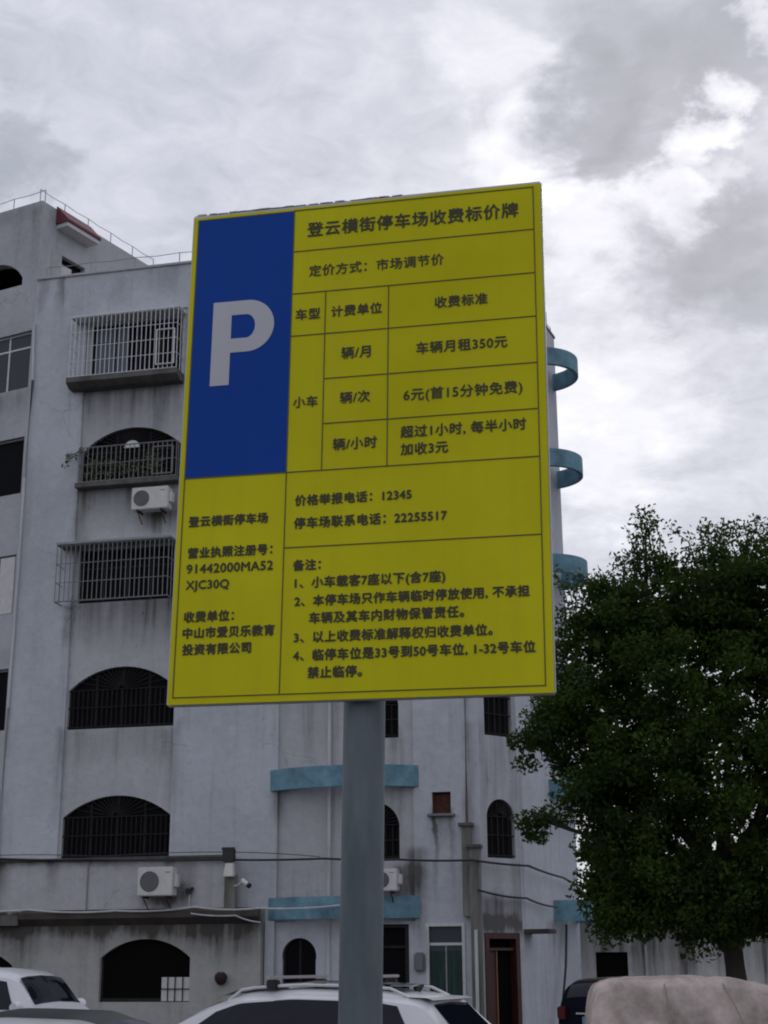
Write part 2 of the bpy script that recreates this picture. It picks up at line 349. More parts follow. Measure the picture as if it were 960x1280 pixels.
FLO = [4.02, 6.87, 9.87, 12.87, 15.87]
bay_wins = [arch(9.0, 10.2, z, z + .8, z + 1.33) for z in FLO]
ch_wins = [arch(.2, 1.08, z, z + .95, z + 1.36) for z in FLO]
low_bay = [rect(9.25, 10.41, GROUND, 2.55), rect(10.83, 11.70, .2, 2.54)]
low_arch = arch(7.39, 8.2, .05, 1.75, 2.27)
hole = rect(11.0, 11.45, 5.04, 5.54)
G1 = rect(1.72, 4.33, 16.85, 18.5); G2 = arch(1.62, 4.45, 13.88, 14.8, 15.42)
G3 = rect(1.72, 4.33, 10.66, 12.08); A4 = arch(1.62, 4.47, 7.39, 8.38, 8.95); A5 = arch(1.65, 4.48, 4.2, 5.2, 5.71)
wall(FM, rect(0, 12.14, GROUND, TOP), [G1, G2, G3, A4, A5, hole, low_arch] + bay_wins + low_bay, -.07, .26, 'wall', pl_bay, bld)
wall(FM, rect(0, 12.14, GROUND, TOP - .01), [rect(1.58, 4.5, 4.1, 18.75), hole, rect(7.22, 10.56, 2.62, 19.3)] + low_bay + [low_arch], 0, .075, 'wall', pl_main, bld)
wall(FC, rect(0, 1.23, GROUND, TOP - .02), ch_wins + [rect(.03, 1.12, GROUND + .05, 2.34)], 0, .25, 'wall', pl_ch, bld)
wall(FS, rect(0, SL, GROUND, TOP - .6), [], 0, .25, 'wall', pl_side, bld)
# rear and roof
back = MB()
B3 = C3 + Vector((-4, 9, 0)); B0 = Vector((2.5, 13, 0))
for a, b in ((C3, B3), (B3, B0)):
    back.add([a + Vector((0, 0, GROUND)), b + Vector((0, 0, GROUND)), b + Vector((0, 0, TOP - .6)), a + Vector((0, 0, TOP - .6))], [(0, 1, 2, 3)])
back.build('wall', pl_side, bld)
rf = MB()
poly = [FM(.3, -.1, 0), C1 + Vector((0, .1, 0)), C2 + Vector((-.1, .1, 0)), C3 + Vector((-.2, 0, 0)), B3, B0]
rf.add([p + Vector((0, 0, 19.2)) for p in poly] + [p + Vector((0, 0, 19.0)) for p in poly], [tuple(range(6)), tuple(range(6, 12))[::-1]])
rf.build('roof', pl_roof, bld)
cp = MB(); cp.box(0.0, 12.15, -.2, .05, TOP - .015, TOP + .06, FM); cp.build('parapet_coping', pl_ter, bld, bevel=.012)
cp = MB(); cp.box(0.0, SL + .03, -.24, .03, TOP - .61, TOP - .54, FS); cp.build('parapet_coping', M['concrete'], bld)
cp = MB(); cp.box(3.9, 4.35, -.2, .02, TOP - .54, TOP - .1, FS); cp.build('parapet_post', pl_side, bld)

# left wing with its stair head
wing_wins = [rect(.07, 2.6, z0, z1) for z0, z1 in ((16.85, 18.55), (13.8, 15.42), (10.5, 12.1), (7.42, 9.04), (4.3, 5.95))]
wing_wins2 = [[(u + 5.2, z) for u, z in w_] for w_ in wing_wins]
loggia = arch(.54, 2.6, 20.03, 20.25, 20.86)
wall(FW, rect(0, 12, GROUND, PENT), wing_wins + wing_wins2 + [loggia], 0, .28, 'wall', pl_wing, bld)
pdoor = rect(.92, 1.9, 19.25, 21.22)
wall(FP, rect(0, 5.2, 19.0, PENT - .005), [pdoor], 0, .22, 'wall', pl_wing, bld)
wb = MB()
q0 = FP(5.2, 0, 0); q1 = FW(12, -6, 0); q2 = FW(12, 0, 0)
wb.add([q0 + Vector((0, 0, PENT - .01)), q1 + Vector((0, 0, PENT - .01)), q1 + Vector((0, 0, GROUND)), q0 + Vector((0, 0, GROUND))], [(0, 1, 2, 3)])
wb.add([q1 + Vector((0, 0, PENT - .01)), q2 + Vector((0, 0, PENT - .01)), q2 + Vector((0, 0, GROUND)), q1 + Vector((0, 0, GROUND))], [(0, 1, 2, 3)])
wb.build('wall', pl_wing, bld)
wr = MB(); pr_ = [FW(.1, -.1, PENT - .3), FP(5.1, -.1, PENT - .3), q1 + Vector((0, 0, PENT - .3)), FW(11.9, -.1, PENT - .3)]
wr.add(pr_, [(0, 1, 2, 3)]); wr.build('roof', pl_roof, bld)
# one near-black slab behind the openings; its colour stands in for unlit rooms
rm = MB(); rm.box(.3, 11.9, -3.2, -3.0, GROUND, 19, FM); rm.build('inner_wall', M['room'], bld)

# ---- red tiled canopy over the stair-head door
cn = MB(); cn.prism([(0, 21.93), (.42, 21.93), (.42, 22.05), (0, 22.05)], .62, 1.98, lambda a, d, z: FP(d, a, z)); can = cn.build('roof_canopy', M['shutter'], bld)
ct = MB(); ct.prism([(0, 22.052), (.46, 22.055), (.46, 22.13), (.03, 22.62), (0, 22.62)], .58, 2.02, lambda a, d, z: FP(d, a, z)); ct.build('roof_tiles', M['red_tile'], can)
dm = MB(); dm.box(.92, 1.9, -.2, -.16, 19.25, 21.22, FP); d0 = dm.build('door', M['dark_glass'], bld)
dm = MB(); dm.box(.98, 1.45, -.15, -.10, 19.3, 21.0, FP); dm.build('door_leaf', M['shutter'], d0)

# ---- windows
def arch_top(shape, u):
    top = [p for p in shape[2:]]
    for a, b in zip(top, top[1:]):
        if min(a[0], b[0]) - 1e-6 <= u <= max(a[0], b[0]) + 1e-6:
            t = (u - a[0]) / (b[0] - a[0]) if abs(b[0] - a[0]) > 1e-9 else 0
            return a[1] + (b[1] - a[1]) * t
    return max(p[1] for p in shape)
def window(F, shape, d, frame_mat, pane_mat, bars=None, step=.125, bar_mat=None, rad=.013, mull=2, fan=True, parent=None, trans=None, depth=.12):
    us = [p[0] for p in shape]; zs = [p[1] for p in shape]; u0, u1, z0 = min(us), max(us), min(zs)
    cu = (u0 + u1) / 2; cz = sum(zs) / len(zs)
    ins = [(cu + (u - cu) * (1 - .10 / (u1 - u0)), cz + (z - cz) * (1 - .10 / (max(zs) - z0))) for u, z in shape]
    big = [(cu + (u - cu) * 1.004, cz + (z - cz) * 1.004) for u, z in shape]
    vs_, fs = filled([big, ins], .05); w = MB(); w.add([F(v.x, d - .13 + v.z, v.y) for v in vs_], fs)
    for k in range(1, mull):
        um = u0 + (u1 - u0) * k / mull; w.box(um - .025, um + .025, d - .15, d - .11, z0 + .04, arch_top(shape, um) - .03, F)
    if trans: w.box(u0 + .03, u1 - .03, d - .149, d - .112, trans - .025, trans + .025, F)
    wo = w.build('window', frame_mat, parent or bld)
    vs_, fs = filled([big], .012); p_ = MB(); p_.add([F(v.x, d - .137 + v.z, v.y) for v in vs_], fs); p_.build('pane', pane_mat, wo)
    if bars == 'flush':
        zt = max(zs); spring = shape[2][1] if len(shape) > 4 else zt; g = MB(); dd = d - .035
        nb = int((u1 - u0) / step)
        for k in range(1, nb):
            u = u0 + (u1 - u0) * k / nb; g.bar(F(u, dd, z0), F(u, dd, spring if fan else arch_top(shape, u)), rad)
        for z in ([z0 + .06, spring] if len(shape) > 4 else [z0 + .06, zt - .05]) + [z0 + (spring - z0) * .55]:
            g.bar(F(u0, dd, z), F(u1, dd, z), rad * 1.2)
        if len(shape) > 4 and fan:
            for k in range(1, 18):
                t = math.pi * k / 18
                du, dz = math.cos(t), math.sin(t); s = .12
                while s < 3 and spring + dz * s < arch_top(shape, min(max(cu + du * s, u0), u1)) and u0 < cu + du * s < u1: s += .02
                g.bar(F(cu + du * .1, dd, spring + dz * .1), F(cu + du * s, dd, spring + dz * s), rad * .8)
        g.build('grille', bar_mat, wo)
    return wo
def cage(F, u0, u1, z0, z1, d0, d1, mt_, wo, step=.125, hz=3, rad=.014, gate=None, top=True):
    g = MB(); nb = int((u1 - u0) / step)
    for k in range(nb + 1):
        u = u0 + (u1 - u0) * k / nb; g.bar(F(u, d1, z0), F(u, d1, z1), rad)
    for k in range(hz + 2):
        z = z0 + (z1 - z0) * k / (hz + 1); r_ = rad * (1.5 if k in (0, hz + 1) else .9)
        g.bar(F(u0, d1, z), F(u1, d1, z), r_)
        for u in (u0, u1): g.bar(F(u, d0, z), F(u, d1, z), r_)
    ns = max(2, int((d1 - d0) / .2))
    for u in (u0, u1):
        for k in range(ns): d = d0 + (d1 - d0) * k / ns; g.bar(F(u, d, z0), F(u, d, z1), rad)
    if gate:
        a, b, c, d = gate
        for p, q in (((a, c), (b, c)), ((b, c), (b, d)), ((b, d), (a, d)), ((a, d), (a, c))): g.bar(F(p[0], d1 + .02, p[1]), F(q[0], d1 + .02, q[1]), rad * 1.7)
    return g.build('grille', mt_, wo)
# column of barred windows at the left
w1 = window(FM, G1, -.07, M['black_iron'], M['dark_glass'], mull=4, trans=18.0)
cm_ = MB(); cm_.grid([[FM(1.8 + .05 * k, -.185 + .012 * math.sin(k * 1.9), z) for k in range(20)] for z in (16.9, 18.42)]); cm_.build('curtain', M['grey_curtain'], w1)
cage(FM, 1.32, 4.38, 16.83, 18.55, -.07, .42, M['white_iron'], w1, gate=(3.8, 4.3, 16.95, 17.95), rad=.0115)
sb = MB(); sb.prism([(-.07, 16.55), (.25, 16.55), (.47, 16.66), (.47, 16.8), (-.07, 16.8)], 1.27, 4.42, lambda a, d, z: FM(d, a, z)); sb.build('sill', M['stained_concrete'], w1)
rb = MB(); rb.box(1.28, 4.42, -.06, .44, 18.57, 18.60, FM); rb.build('rain_cover', M['white_iron'], w1)
w2 = window(FM, G2, -.07, M['black_iron'], M['dark_glass'], bars=None, mull=3, trans=14.8)
cage(FM, 1.66, 4.4, 13.88, 14.84, -.07, .22, M['dull_iron'], w2, rad=.0115, gate=(3.75, 4.3, 13.95, 14.7), hz=1)
fanm = MB(); cu_ = 3.03
for k in range(1, 22):
    t = math.pi * k / 22; s = .2
    while s < 1.6 and 14.84 + math.sin(t) * s < arch_top(G2, min(max(cu_ + math.cos(t) * s, 1.62), 4.45)) and 1.64 < cu_ + math.cos(t) * s < 4.43: s += .02
    fanm.bar(FM(cu_ + math.cos(t) * .2, -.09, 14.84 + math.sin(t) * .2), FM(cu_ + math.cos(t) * s, -.09, 14.84 + math.sin(t) * s), .012)
fanm.build('arch_grille', M['black_iron'], w2)
hm = MB(); hm.prism([(cu_ + .22 * math.cos(math.pi * k / 14), 14.85 + .2 * math.sin(math.pi * k / 14)) for k in range(15)], -.1, -.06, FM); hm.build('arch_hub', M['white_frame'], w2)
sb = MB(); sb.box(1.6, 4.46, -.1, .26, 13.74, 13.86, FM); sb.build('sill', M['stained_concrete'], w2)
for (u, z, h_, c) in ((2.75, 13.9, .2, 'white_frame'), (3.35, 13.9, .28, 'white_frame'), (4.0, 13.9, .45, 'rust')):
    pass
w3 = window(FM, G3, -.07, M['black_iron'], M['dark_glass'], mull=4, trans=11.6)
cage(FM, 1.3, 4.36, 10.62, 12.12, -.07, .42, M['dull_iron'], w3, hz=2, rad=.012)
rb = MB(); rb.box(1.27, 4.4, -.06, .45, 12.14, 12.2, FM); rb.build('rain_cover', M['grey_iron'], w3)
w4 = window(FM, A4, -.07, M['black_iron'], M['dark_glass'], bars='flush', bar_mat=M['black_iron'], mull=4)
w5 = window(FM, A5, -.07, M['black_iron'], M['dark_glass'], bars='flush', bar_mat=M['black_iron'], mull=4)
# windows of the curved bay and of the chamfered corner
for sh in bay_wins: window(FM, sh, -.07, M['black_iron'], M['dark_glass'], bars='flush', bar_mat=M['black_iron'], mull=2, step=.16)
for sh in ch_wins: window(FC, sh, 0, M['black_iron'], M['dark_glass'], bars='flush', bar_mat=M['black_iron'], mull=2, step=.16)
for k, sh in enumerate(wing_wins):
    wo = window(FW, sh, 0, M['white_frame'] if k == 0 else M['grey_iron'], M['dim_glass'] if k == 0 else M['dark_glass'], mull=3 if k == 0 else 2, trans=(sh[2][1] - .45) if k == 0 else None)
    if k == 2:
        s_ = MB(); s_.box(.12, .62, -.06, -.02, 10.52, 12.05, FW); s_.build('shutter', M['shutter'], wo)
for sh in wing_wins2: window(FW, sh, 0, M['grey_iron'], M['dark_glass'], mull=2)
lw = MB(); lw.box(.4, 2.9, -1.3, -1.25, 19.8, 21, FW); lw.build('loggia_wall', M['room'], bld)  # painted near-black for the shade inside the loggia

# ---- doors and openings of the ground floor
def door(F, u0, u1, z0, z1, frame_mat, leaf_mat, dep=.16, fr=.07, rail=None):
    f_ = MB()
    f_.box(u0, u0 + fr, -dep, .025, z0, z1, F); f_.box(u1 - fr, u1, -dep, .025, z0, z1, F); f_.box(u0 + fr, u1 - fr, -dep, .024, z1 - fr, z1, F)
    if rail: f_.box(u0 + fr, u1 - fr, -dep + .02, -.05, rail - .03, rail + .03, F)
    d_ = f_.build('door', frame_mat, bld)
    l_ = MB(); l_.box(u0 + fr - .005, u1 - fr + .005, -dep - .02, -dep + .03, z0, z1 - fr + .005, F); l_.build('door_leaf', leaf_mat, d_)
    return d_
door(FM, 9.27, 10.40, GROUND, 2.54, M['black_iron'], M['dark_glass'], rail=2.05)
gd = door(FM, 10.81, 11.72, .2, 2.56, M['white_frame'], M['dim_glass'], dep=.1, rail=2.1)
mm = MB(); mm.box(11.25, 11.28, -.09, -.05, .25, 2.08, FM); mm.build('mullion', M['grey_iron'], gd)
mm = MB(); mm.grid([[FM(10.9 + .0375 * k, -.055 + .012 * math.sin(k * 1.7), z) for k in range(20)] for z in (.25, 1.95)]); mm.build('curtain', M['green_curtain'], gd)
rd = door(FC, .04, 1.11, GROUND + .05, 2.33, M['red_wood'], M['room'], dep=.22, fr=.12, rail=1.98)  # the leaf is a near-black sheet standing in for the dark opening
rl = MB(); rl.box(.17, .47, -.18, -.13, 0, 1.95, FC); rl.build('side_panel', M['red_wood'], rd)
rl = MB(); rl.box(.47, .50, -.17, -.10, 0, 1.95, FC); rl.build('door_jamb', mat('orange_wood', (.28, .12, .055), .5, var=.3), rd)
ad = window(FM, low_arch, 0, M['black_iron'], M['dark_glass'], mull=2)
# rusty hole for an air conditioner
hb = MB(); hb.box(10.98, 11.47, -.3, -.22, 5.0, 5.58, FM); hb.box(11.0, 11.45, -.22, -.12, 5.06, 5.5, FM); ho = hb.build('wall_opening', M['rust'], bld)
hs = MB(); hs.box(10.9, 11.55, -.02, .13, 4.97, 5.03, FM); hs.build('sill', M['concrete'], ho, bevel=.01)

# ---- curved blue bands
def band(F, u0, u1, z0, bulge, h=.5, th=.11, n=22, name='curved_band'):
    a = (u1 - u0) / 2; r = (a * a + bulge * bulge) / (2 * bulge); c = (u0 + u1) / 2; t = math.asin(min(1, a / r)) if bulge <= a else math.pi - math.asin(a / r)
    b = MB(); out = []; inn = []
    for k in range(n + 1):
        q = -t + 2 * t * k / n
        out.append((c + r * math.sin(q), bulge - r + r * math.cos(q))); inn.append((c + (r - th) * math.sin(q), bulge - r + (r - th) * math.cos(q)))
    inn[0] = (u0 + th, -.02); inn[-1] = (u1 - th, -.02); out[0] = (u0, -.02); out[-1] = (u1, -.02)
    rows = []
    for (o_, i_) in zip(out, inn):
        rows.append([F(o_[0], o_[1], z0), F(o_[0], o_[1], z0 + h), F(i_[0], max(i_[1], -.02), z0 + h), F(i_[0], max(i_[1], -.02), z0), F(o_[0], o_[1], z0)])
    b.grid(rows); return b.build(name, M['blue_band'], bld, smooth=True)
for k in range(6):
    z = 2.68 + 3.0 * k
    band(FM, 7.0, 10.72, z, .58)
    band(FS, 2.7, 4.95, z, .98)

# ---- ground-floor extension, terrace wall, sloped canopy
E0 = arch(2.98, 5.23, .86, 1.85, 2.28); EL = arch(-1.5, .72, .3, 1.7, 2.1)
wall(FM, rect(-4, 6.95, GROUND, 2.95), [E0, EL], .30, .2, 'wall', pl_low, bld)
rw = MB(); rw.box(6.75, 6.949, 0, .299, GROUND, 2.949, FM); rw.build('wall', pl_low, bld)
we = window(FM, E0, .30, M['black_iron'], M['room'], mull=1)
gb = MB(); gb.box(4.51, 5.22, .2, .21, .88, 1.41, FM); gb.build('board', M['shutter'], we)
gg = MB()
for u in (4.66, 4.84, 5.03): gg.box(u, u + .022, .225, .245, .87, 1.42, FM)
gg.box(4.51, 5.22, .222, .242, 1.14, 1.16, FM)
gg.build('grille', M['black_iron'], we)
window(FM, EL, .30, M['black_iron'], M['room'], mull=2)
tw = MB(); tw.box(-4, 6.2, .002, .28, 2.94, 4.12, FM); tw.build('terrace_wall', pl_ter, bld)
tc_ = MB(); tc_.box(-4, 6.1, -.0, .34, 4.12, 4.19, FM); tc_.build('terrace_coping', M['stained_concrete'], bld, bevel=.015)
ps = MB(); ps.box(6.06, 6.33, .2, .40, 2.94, 3.72, FM); ps.build('pier', M['mossy'], bld)
cy = MB(); cy.prism([(.3, 2.60), (.5, 2.76), (.5, 2.89), (.3, 2.97)], .9, 6.93, lambda a, d, z: FM(d, a, z)); cyo = cy.build('canopy', M['rusty_concrete'], bld)
cy = MB(); cy.box(-4, .88, .3, .5, 2.62, 2.86, FM); cy.build('canopy', M['stained_concrete'], bld)
cy = MB()
for k in range(6): u = 1.6 + k * .95; cy.prism([(.3, 2.2), (.75, 2.71), (.3, 2.44)], u, u + .09, lambda a, d, z: FM(d, a, z))
pr = MB(); pr.box(6.98, 7.21, 0.0, .09, GROUND, 2.66, FM); pr.build('pilaster', pl_main, bld)
# stepped drain pier near the corner
for (u0, u1, z1, d1) in ((11.72, 11.93, 4.72, .2), (11.9, 12.12, 4.22, .26)):
    s_ = MB(); s_.box(u0, u1, 0.0, d1, 2.7 if u1 < 12 else GROUND, z1, FM); po = s_.build('pier', M['mossy'], bld)
    s_ = MB(); s_.box(u0 - .07, u1 + .06, 0.002, d1 + .06, z1, z1 + .07, FM); s_.build('pier_cap', M['stained_concrete'], po)
aw = MB(); aw.box(.08, .75, .0, .6, 2.33, 2.43, FS); aw.build('door_canopy', M['rusty_concrete'], bld)

# ---- pipes and roof wires
def pipe(F, pts, r, mt_, name='drainpipe'): 
    t = MB(); t.tube([F(*p) for p in pts], r, 8); return t.build(name, mt_, bld, smooth=True)
pipe(FM, [(8.51, .02, 1.0), (8.51, .02, 19.6)], .045, M['white_pipe'])
pipe(FM, [(11.83, .06, 4.8), (11.86, .06, 9), (11.83, .06, 19.5)], .03, M['brown_pipe'])
pipe(FM, [(.03, .06, 4.3), (.02, .05, 8), (.06, .06, 11.5), (.05, .06, 14.2), (.1, .06, 17), (.02, .06, 18.7)], .035, M['white_pipe'])
pipe(FM, [(.17, .36, 2.7), (.2, .36, 4.3)], .04, M['brown_pipe'])
pipe(FM, [(12.02, .3, GROUND), (12.02, .3, 2.4)], .04, M['white_pipe'])
pipe(FM, [(2.55, .3, 2.95), (2.55, .3, 4.15)], .02, M['grey_iron'])
def roof_wire(F, u0, u1, z, d, n, h=.38):
    t = MB()
    for k in range(n + 1):
        u = u0 + (u1 - u0) * k / n; t.bar(F(u, d, z - .02), F(u, d, z + h), .014, 5)
    t.tube([F(u0 + (u1 - u0) * k / (n * 2), d, z + h - (.03 if k % 2 else 0)) for k in range(n * 2 + 1)], .010, 5)
    t.build('lightning_rail', M['grey_iron'], bld)
roof_wire(FM, .25, 12.0, TOP + .06, -.08, 9, .34)
roof_wire(FW, .0, 11.5, PENT, -.1, 10); roof_wire(FP, .0, 5.1, PENT, -.1, 5)
roof_wire(FS, .3, SL, TOP - .55, -.1, 5, .3)

# ================================================================ things fixed on the facade
def place(F, u, d, z): return P0 + F(u, d, z)
FA = -12.5
def air_conditioner(u, d, z, w, h, label, bracket=True, fan=None):
    t = empty('air_conditioner', place(FM, u, d, z), R(FA), label, 'air conditioner', 'air conditioner units on the facade')
    dp = .32
    b = MB(); b.box(-w / 2, w / 2, -dp, 0, 0, h); b.build('casing', M['white_plastic'], t, bevel=.02)
    f_ = MB(); cx = -w / 2 + h * .46 if fan is None else fan; r_ = h * .36
    f_.tube([(cx, -dp + .01, h * .5), (cx, -dp - .012, h * .5)], r_, 28); fo = f_.build('fan_guard', M['grey_plastic'], t)
    g = MB()
    for k in range(1, 5): g.tube([(cx + r_ * k / 4.6 * math.cos(a), -dp - .016, h * .5 + r_ * k / 4.6 * math.sin(a)) for a in [2 * math.pi * i / 20 for i in range(21)]], .005, 4)
    g.build('guard_wire', M['black_plastic'], fo)
    g = MB(); g.box(w * .28, w * .42, -dp - .004, -dp + .004, h * .80, h * .83); g.build('badge', M['grey_plastic'], t)
    g = MB(); g.box(w / 2 - .005, w / 2 + .09, -dp * .75, -dp * .2, h * .3, h * .75); g.build('valve_cover', M['white_plastic'], t, bevel=.015)
    if bracket:
        for x in (-w * .32, w * .32):
            g = MB(); g.box(x - .02, x + .02, -dp - .03, .05, -.05, -.005); g.bar((x, -dp, -.03), (x, .05, -.3), .016); g.build('bracket', M['rust'], t)
    return t
air_conditioner(3.80, .14, 12.93, 1.0, .6, 'white air conditioner unit below the arched window with plants behind its bars')
air_conditioner(4.50, .55, 3.24, .88, .66, 'white air conditioner unit hanging just above the stained ledge of the ground floor')
air_conditioner(9.86, .28, 3.27, .82, .5, 'white air conditioner unit half hidden by the grey sign pole', fan=.05)

t = empty('junction_box', place(FM, 6.19, .42, 3.98), R(FA), 'black cable junction box on the facade cable above the security camera', 'junction box')
b = MB(); b.box(-.15, .15, -.14, 0, .02, .34); b.build('box', M['black_plastic'], t, bevel=.02)
b = MB(); b.box(-.16, .16, -.15, -.12, .30, .36); b.build('lid', M['black_plastic'], t)
t = empty('weather_cover', place(FM, 6.21, .42, 3.66), R(FA), 'pale boxy cover right under the black junction box', 'cover box')
b = MB(); b.add([(-.12, -.02, 0), (.13, -.02, 0), (.13, -.2, 0), (-.12, -.2, 0), (-.09, -.02, .31), (.11, -.02, .31), (.11, -.14, .31), (-.09, -.14, .31)], [(0, 1, 2, 3), (4, 7, 6, 5), (0, 4, 5, 1), (1, 5, 6, 2), (2, 6, 7, 3), (3, 7, 4, 0)]); b.build('shell', M['white_plastic'], t, bevel=.015)
t = empty('security_camera', place(FM, 6.33, .40, 3.45), R(FA), 'white bullet security camera with black lens end on the facade pier', 'security camera')
b = MB(); b.tube([(.24, -.2, .12), (.42, -.28, .0)], .055, 14); b.build('housing', M['white_plastic'], t, smooth=True)
b = MB(); b.tube([(.40, -.272, .012), (.45, -.294, -.02)], .06, 14); b.build('lens_hood', M['black_plastic'], t, smooth=True)
b = MB(); b.tube([(0, -.02, .0), (.1, -.1, .02), (.26, -.2, .1)], .022, 8); b.build('arm', M['white_plastic'], t, smooth=True)
t = empty('outdoor_light', place(FM, 5.18, .34, 3.0), R(FA), 'small black lamp head on a thin white stub above the ledge', 'outdoor lamp')
b = MB(); b.tube([(0, 0, 0), (.0, 0, .3)], .02, 8); b.build('stub', M['white_pipe'], t)
b = MB(); b.box(-.08, .06, -.1, .02, .3, .42); b.box(.04, .11, -.08, 0, .36, .45); b.build('lamp_head', M['black_plastic'], t, bevel=.015)
t = empty('meter_box', place(FM, 10.67, .012, 1.5), R(FA), 'grey rounded meter box between the two ground floor doors', 'meter box')
b = MB(); b.box(-.13, .12, -.12, 0, 0, .42); b.build('case', M['grey_plastic'], t, bevel=.04)
b = MB(); b.tube([(.15, -.04, .2), (.15, -.04, .9), (.15, -.01, 1.0)], .018, 8); b.build('conduit', M['white_pipe'], t)
t = empty('hanging_pot', place(FM, 6.04, .30, 1.25), R(FA), 'small dark reddish round pot fixed on the ground floor wall', 'pot')  # unidentified dark red object, given a plain rounded body
b = MB(); b.tube([(0, -.13, -.02), (0, -.13, .05), (0, -.13, .14), (0, -.13, .22), (0, -.13, .27)], [.05, .12, .15, .13, .07], 14); b.build('pot', M['dark_red'], t, smooth=True)
b = MB(); b.tube([(0, 0, .2), (0, -.12, .22)], .015, 6); b.build('bracket', M['black_iron'], t)

# plant growing out of the second barred window
def leaf_cloud(m_, pts, n, spread, size, rng):
    for c in pts:
        for _ in range(n):
            p = Vector(c) + Vector((rng.gauss(0, spread), rng.gauss(0, spread), rng.gauss(0, spread)))
            a = Vector((rng.uniform(-1, 1), rng.uniform(-1, 1), rng.uniform(-1, 1))).normalized()
            b_ = a.orthogonal().normalized(); b_.rotate(Matrix.Rotation(rng.uniform(0, 6.28), 3, a))
            l, w_ = size * rng.uniform(.7, 1.3), size * .45 * rng.uniform(.7, 1.3); cr = a.cross(b_)
            m_.add([p - b_ * l / 2, p + cr * w_ / 2, p + b_ * l / 2, p - cr * w_ / 2], [(0, 1, 2, 3)])
M['potplant_leaf'] = mat('potplant_leaf', (.11, .14, .06), .6, var=.4)
t = empty('window_plant', place(FM, 2.6, .05, 13.88), R(FA), 'leafy plants behind the window bars with one sprig trailing out to the left', 'plant')
rg = random.Random(5)
b = MB(); leaf_cloud(b, [(rg.uniform(-.7, 1.3), rg.uniform(-.02, .06), rg.uniform(.15, .62)) for _ in range(34)], 18, .09, .12, rg); b.build('foliage', M['potplant_leaf'], t, recalc=False)
b = MB(); leaf_cloud(b, [(-.95, -.05, .95), (-1.05, -.12, .82), (-1.18, -.2, .78), (-1.22, -.25, .62), (-1.24, -.28, .5)], 12, .05, .12, rg); b.build('trailing_sprig', M['potplant_leaf'], t, recalc=False)
b = MB(); b.tube([(-.5, -.03, .5), (-.9, -.06, .9), (-1.15, -.2, .8), (-1.24, -.28, .5)], .012, 5); b.build('stem', M['brown_pipe'], t)

# cables
def cable(pts, r, mt_, label, n=10, sag=.05, clumps=True):
    P = [Vector(p) for p in pts]; path = []
    for a, b_ in zip(P, P[1:]):
        for k in range(n): 
            tt = k / n; path.append(a.lerp(b_, tt) - Vector((0, 0, sag * 4 * tt * (1 - tt))))
    path.append(P[-1]); o_ = path[0].copy()
    t_ = MB(); t_.tube([p - o_ for p in path], r, 6)
    o = t_.build('cable', mt_, None, smooth=True, loc=o_)
    return tag(o, label, 'cable', 'cables along the facade')
cable([place(FM, -3, .42, 4.3), place(FM, 0.1, .42, 4.22), place(FM, 2.6, .42, 4.14), place(FM, 5.9, .42, 4.07), place(FM, 8.5, .4, 4.04), place(FM, 10.3, .4, 3.98), place(FM, 12.0, .42, 3.93), place(FC, 1.2, .3, 3.85), place(FS, 2.6, .3, 3.72), place(FS, 5.0, .2, 3.6)], .028, M['cable'], 'thick black cable bundle running across the whole facade through the junction box', sag=.02)
cable([place(FM, -3, .42, 4.34), place(FM, 0.1, .44, 4.29), place(FM, 3.0, .44, 4.2), place(FM, 5.9, .45, 4.24), place(FM, 8.4, .42, 4.08)], .010, M['cable'], 'thin black wire arching just above the thick cable at the junction box', sag=-.03)
cable([place(FM, -3, .53, 3.0), place(FM, 1.2, .54, 2.98), place(FM, 3.4, .54, 2.93), place(FM, 5.4, .54, 2.99), place(FM, 7.0, .75, 2.93), place(FM, 9.2, .75, 2.99)], .022, M['white_pipe'], 'white cable lying along the edge of the ground floor ledge', sag=.05)
cable([place(FM, 5.3, .54, 2.84), place(FM, 6.4, .54, 2.78), place(FM, 7.0, .5, 2.62)], .018, M['white_pipe'], 'short white cable drooping at the right end of the ledge', sag=.03)
cable([place(FM, 12.1, .35, 3.27), place(FC, 1.2, .2, 3.12), place(FS, 2.3, .2, 3.0)], .026, M['cable'], 'dark cable crossing the chamfered corner above the red door', sag=.04)
cable([place(FS, 3.4, .12, 2.6), place(FS, 2.9, .2, 1.6), place(FS, 2.0, .25, .2)], .03, M['cable'], 'dark cable hanging down the side wall below the blue band', sag=.04)

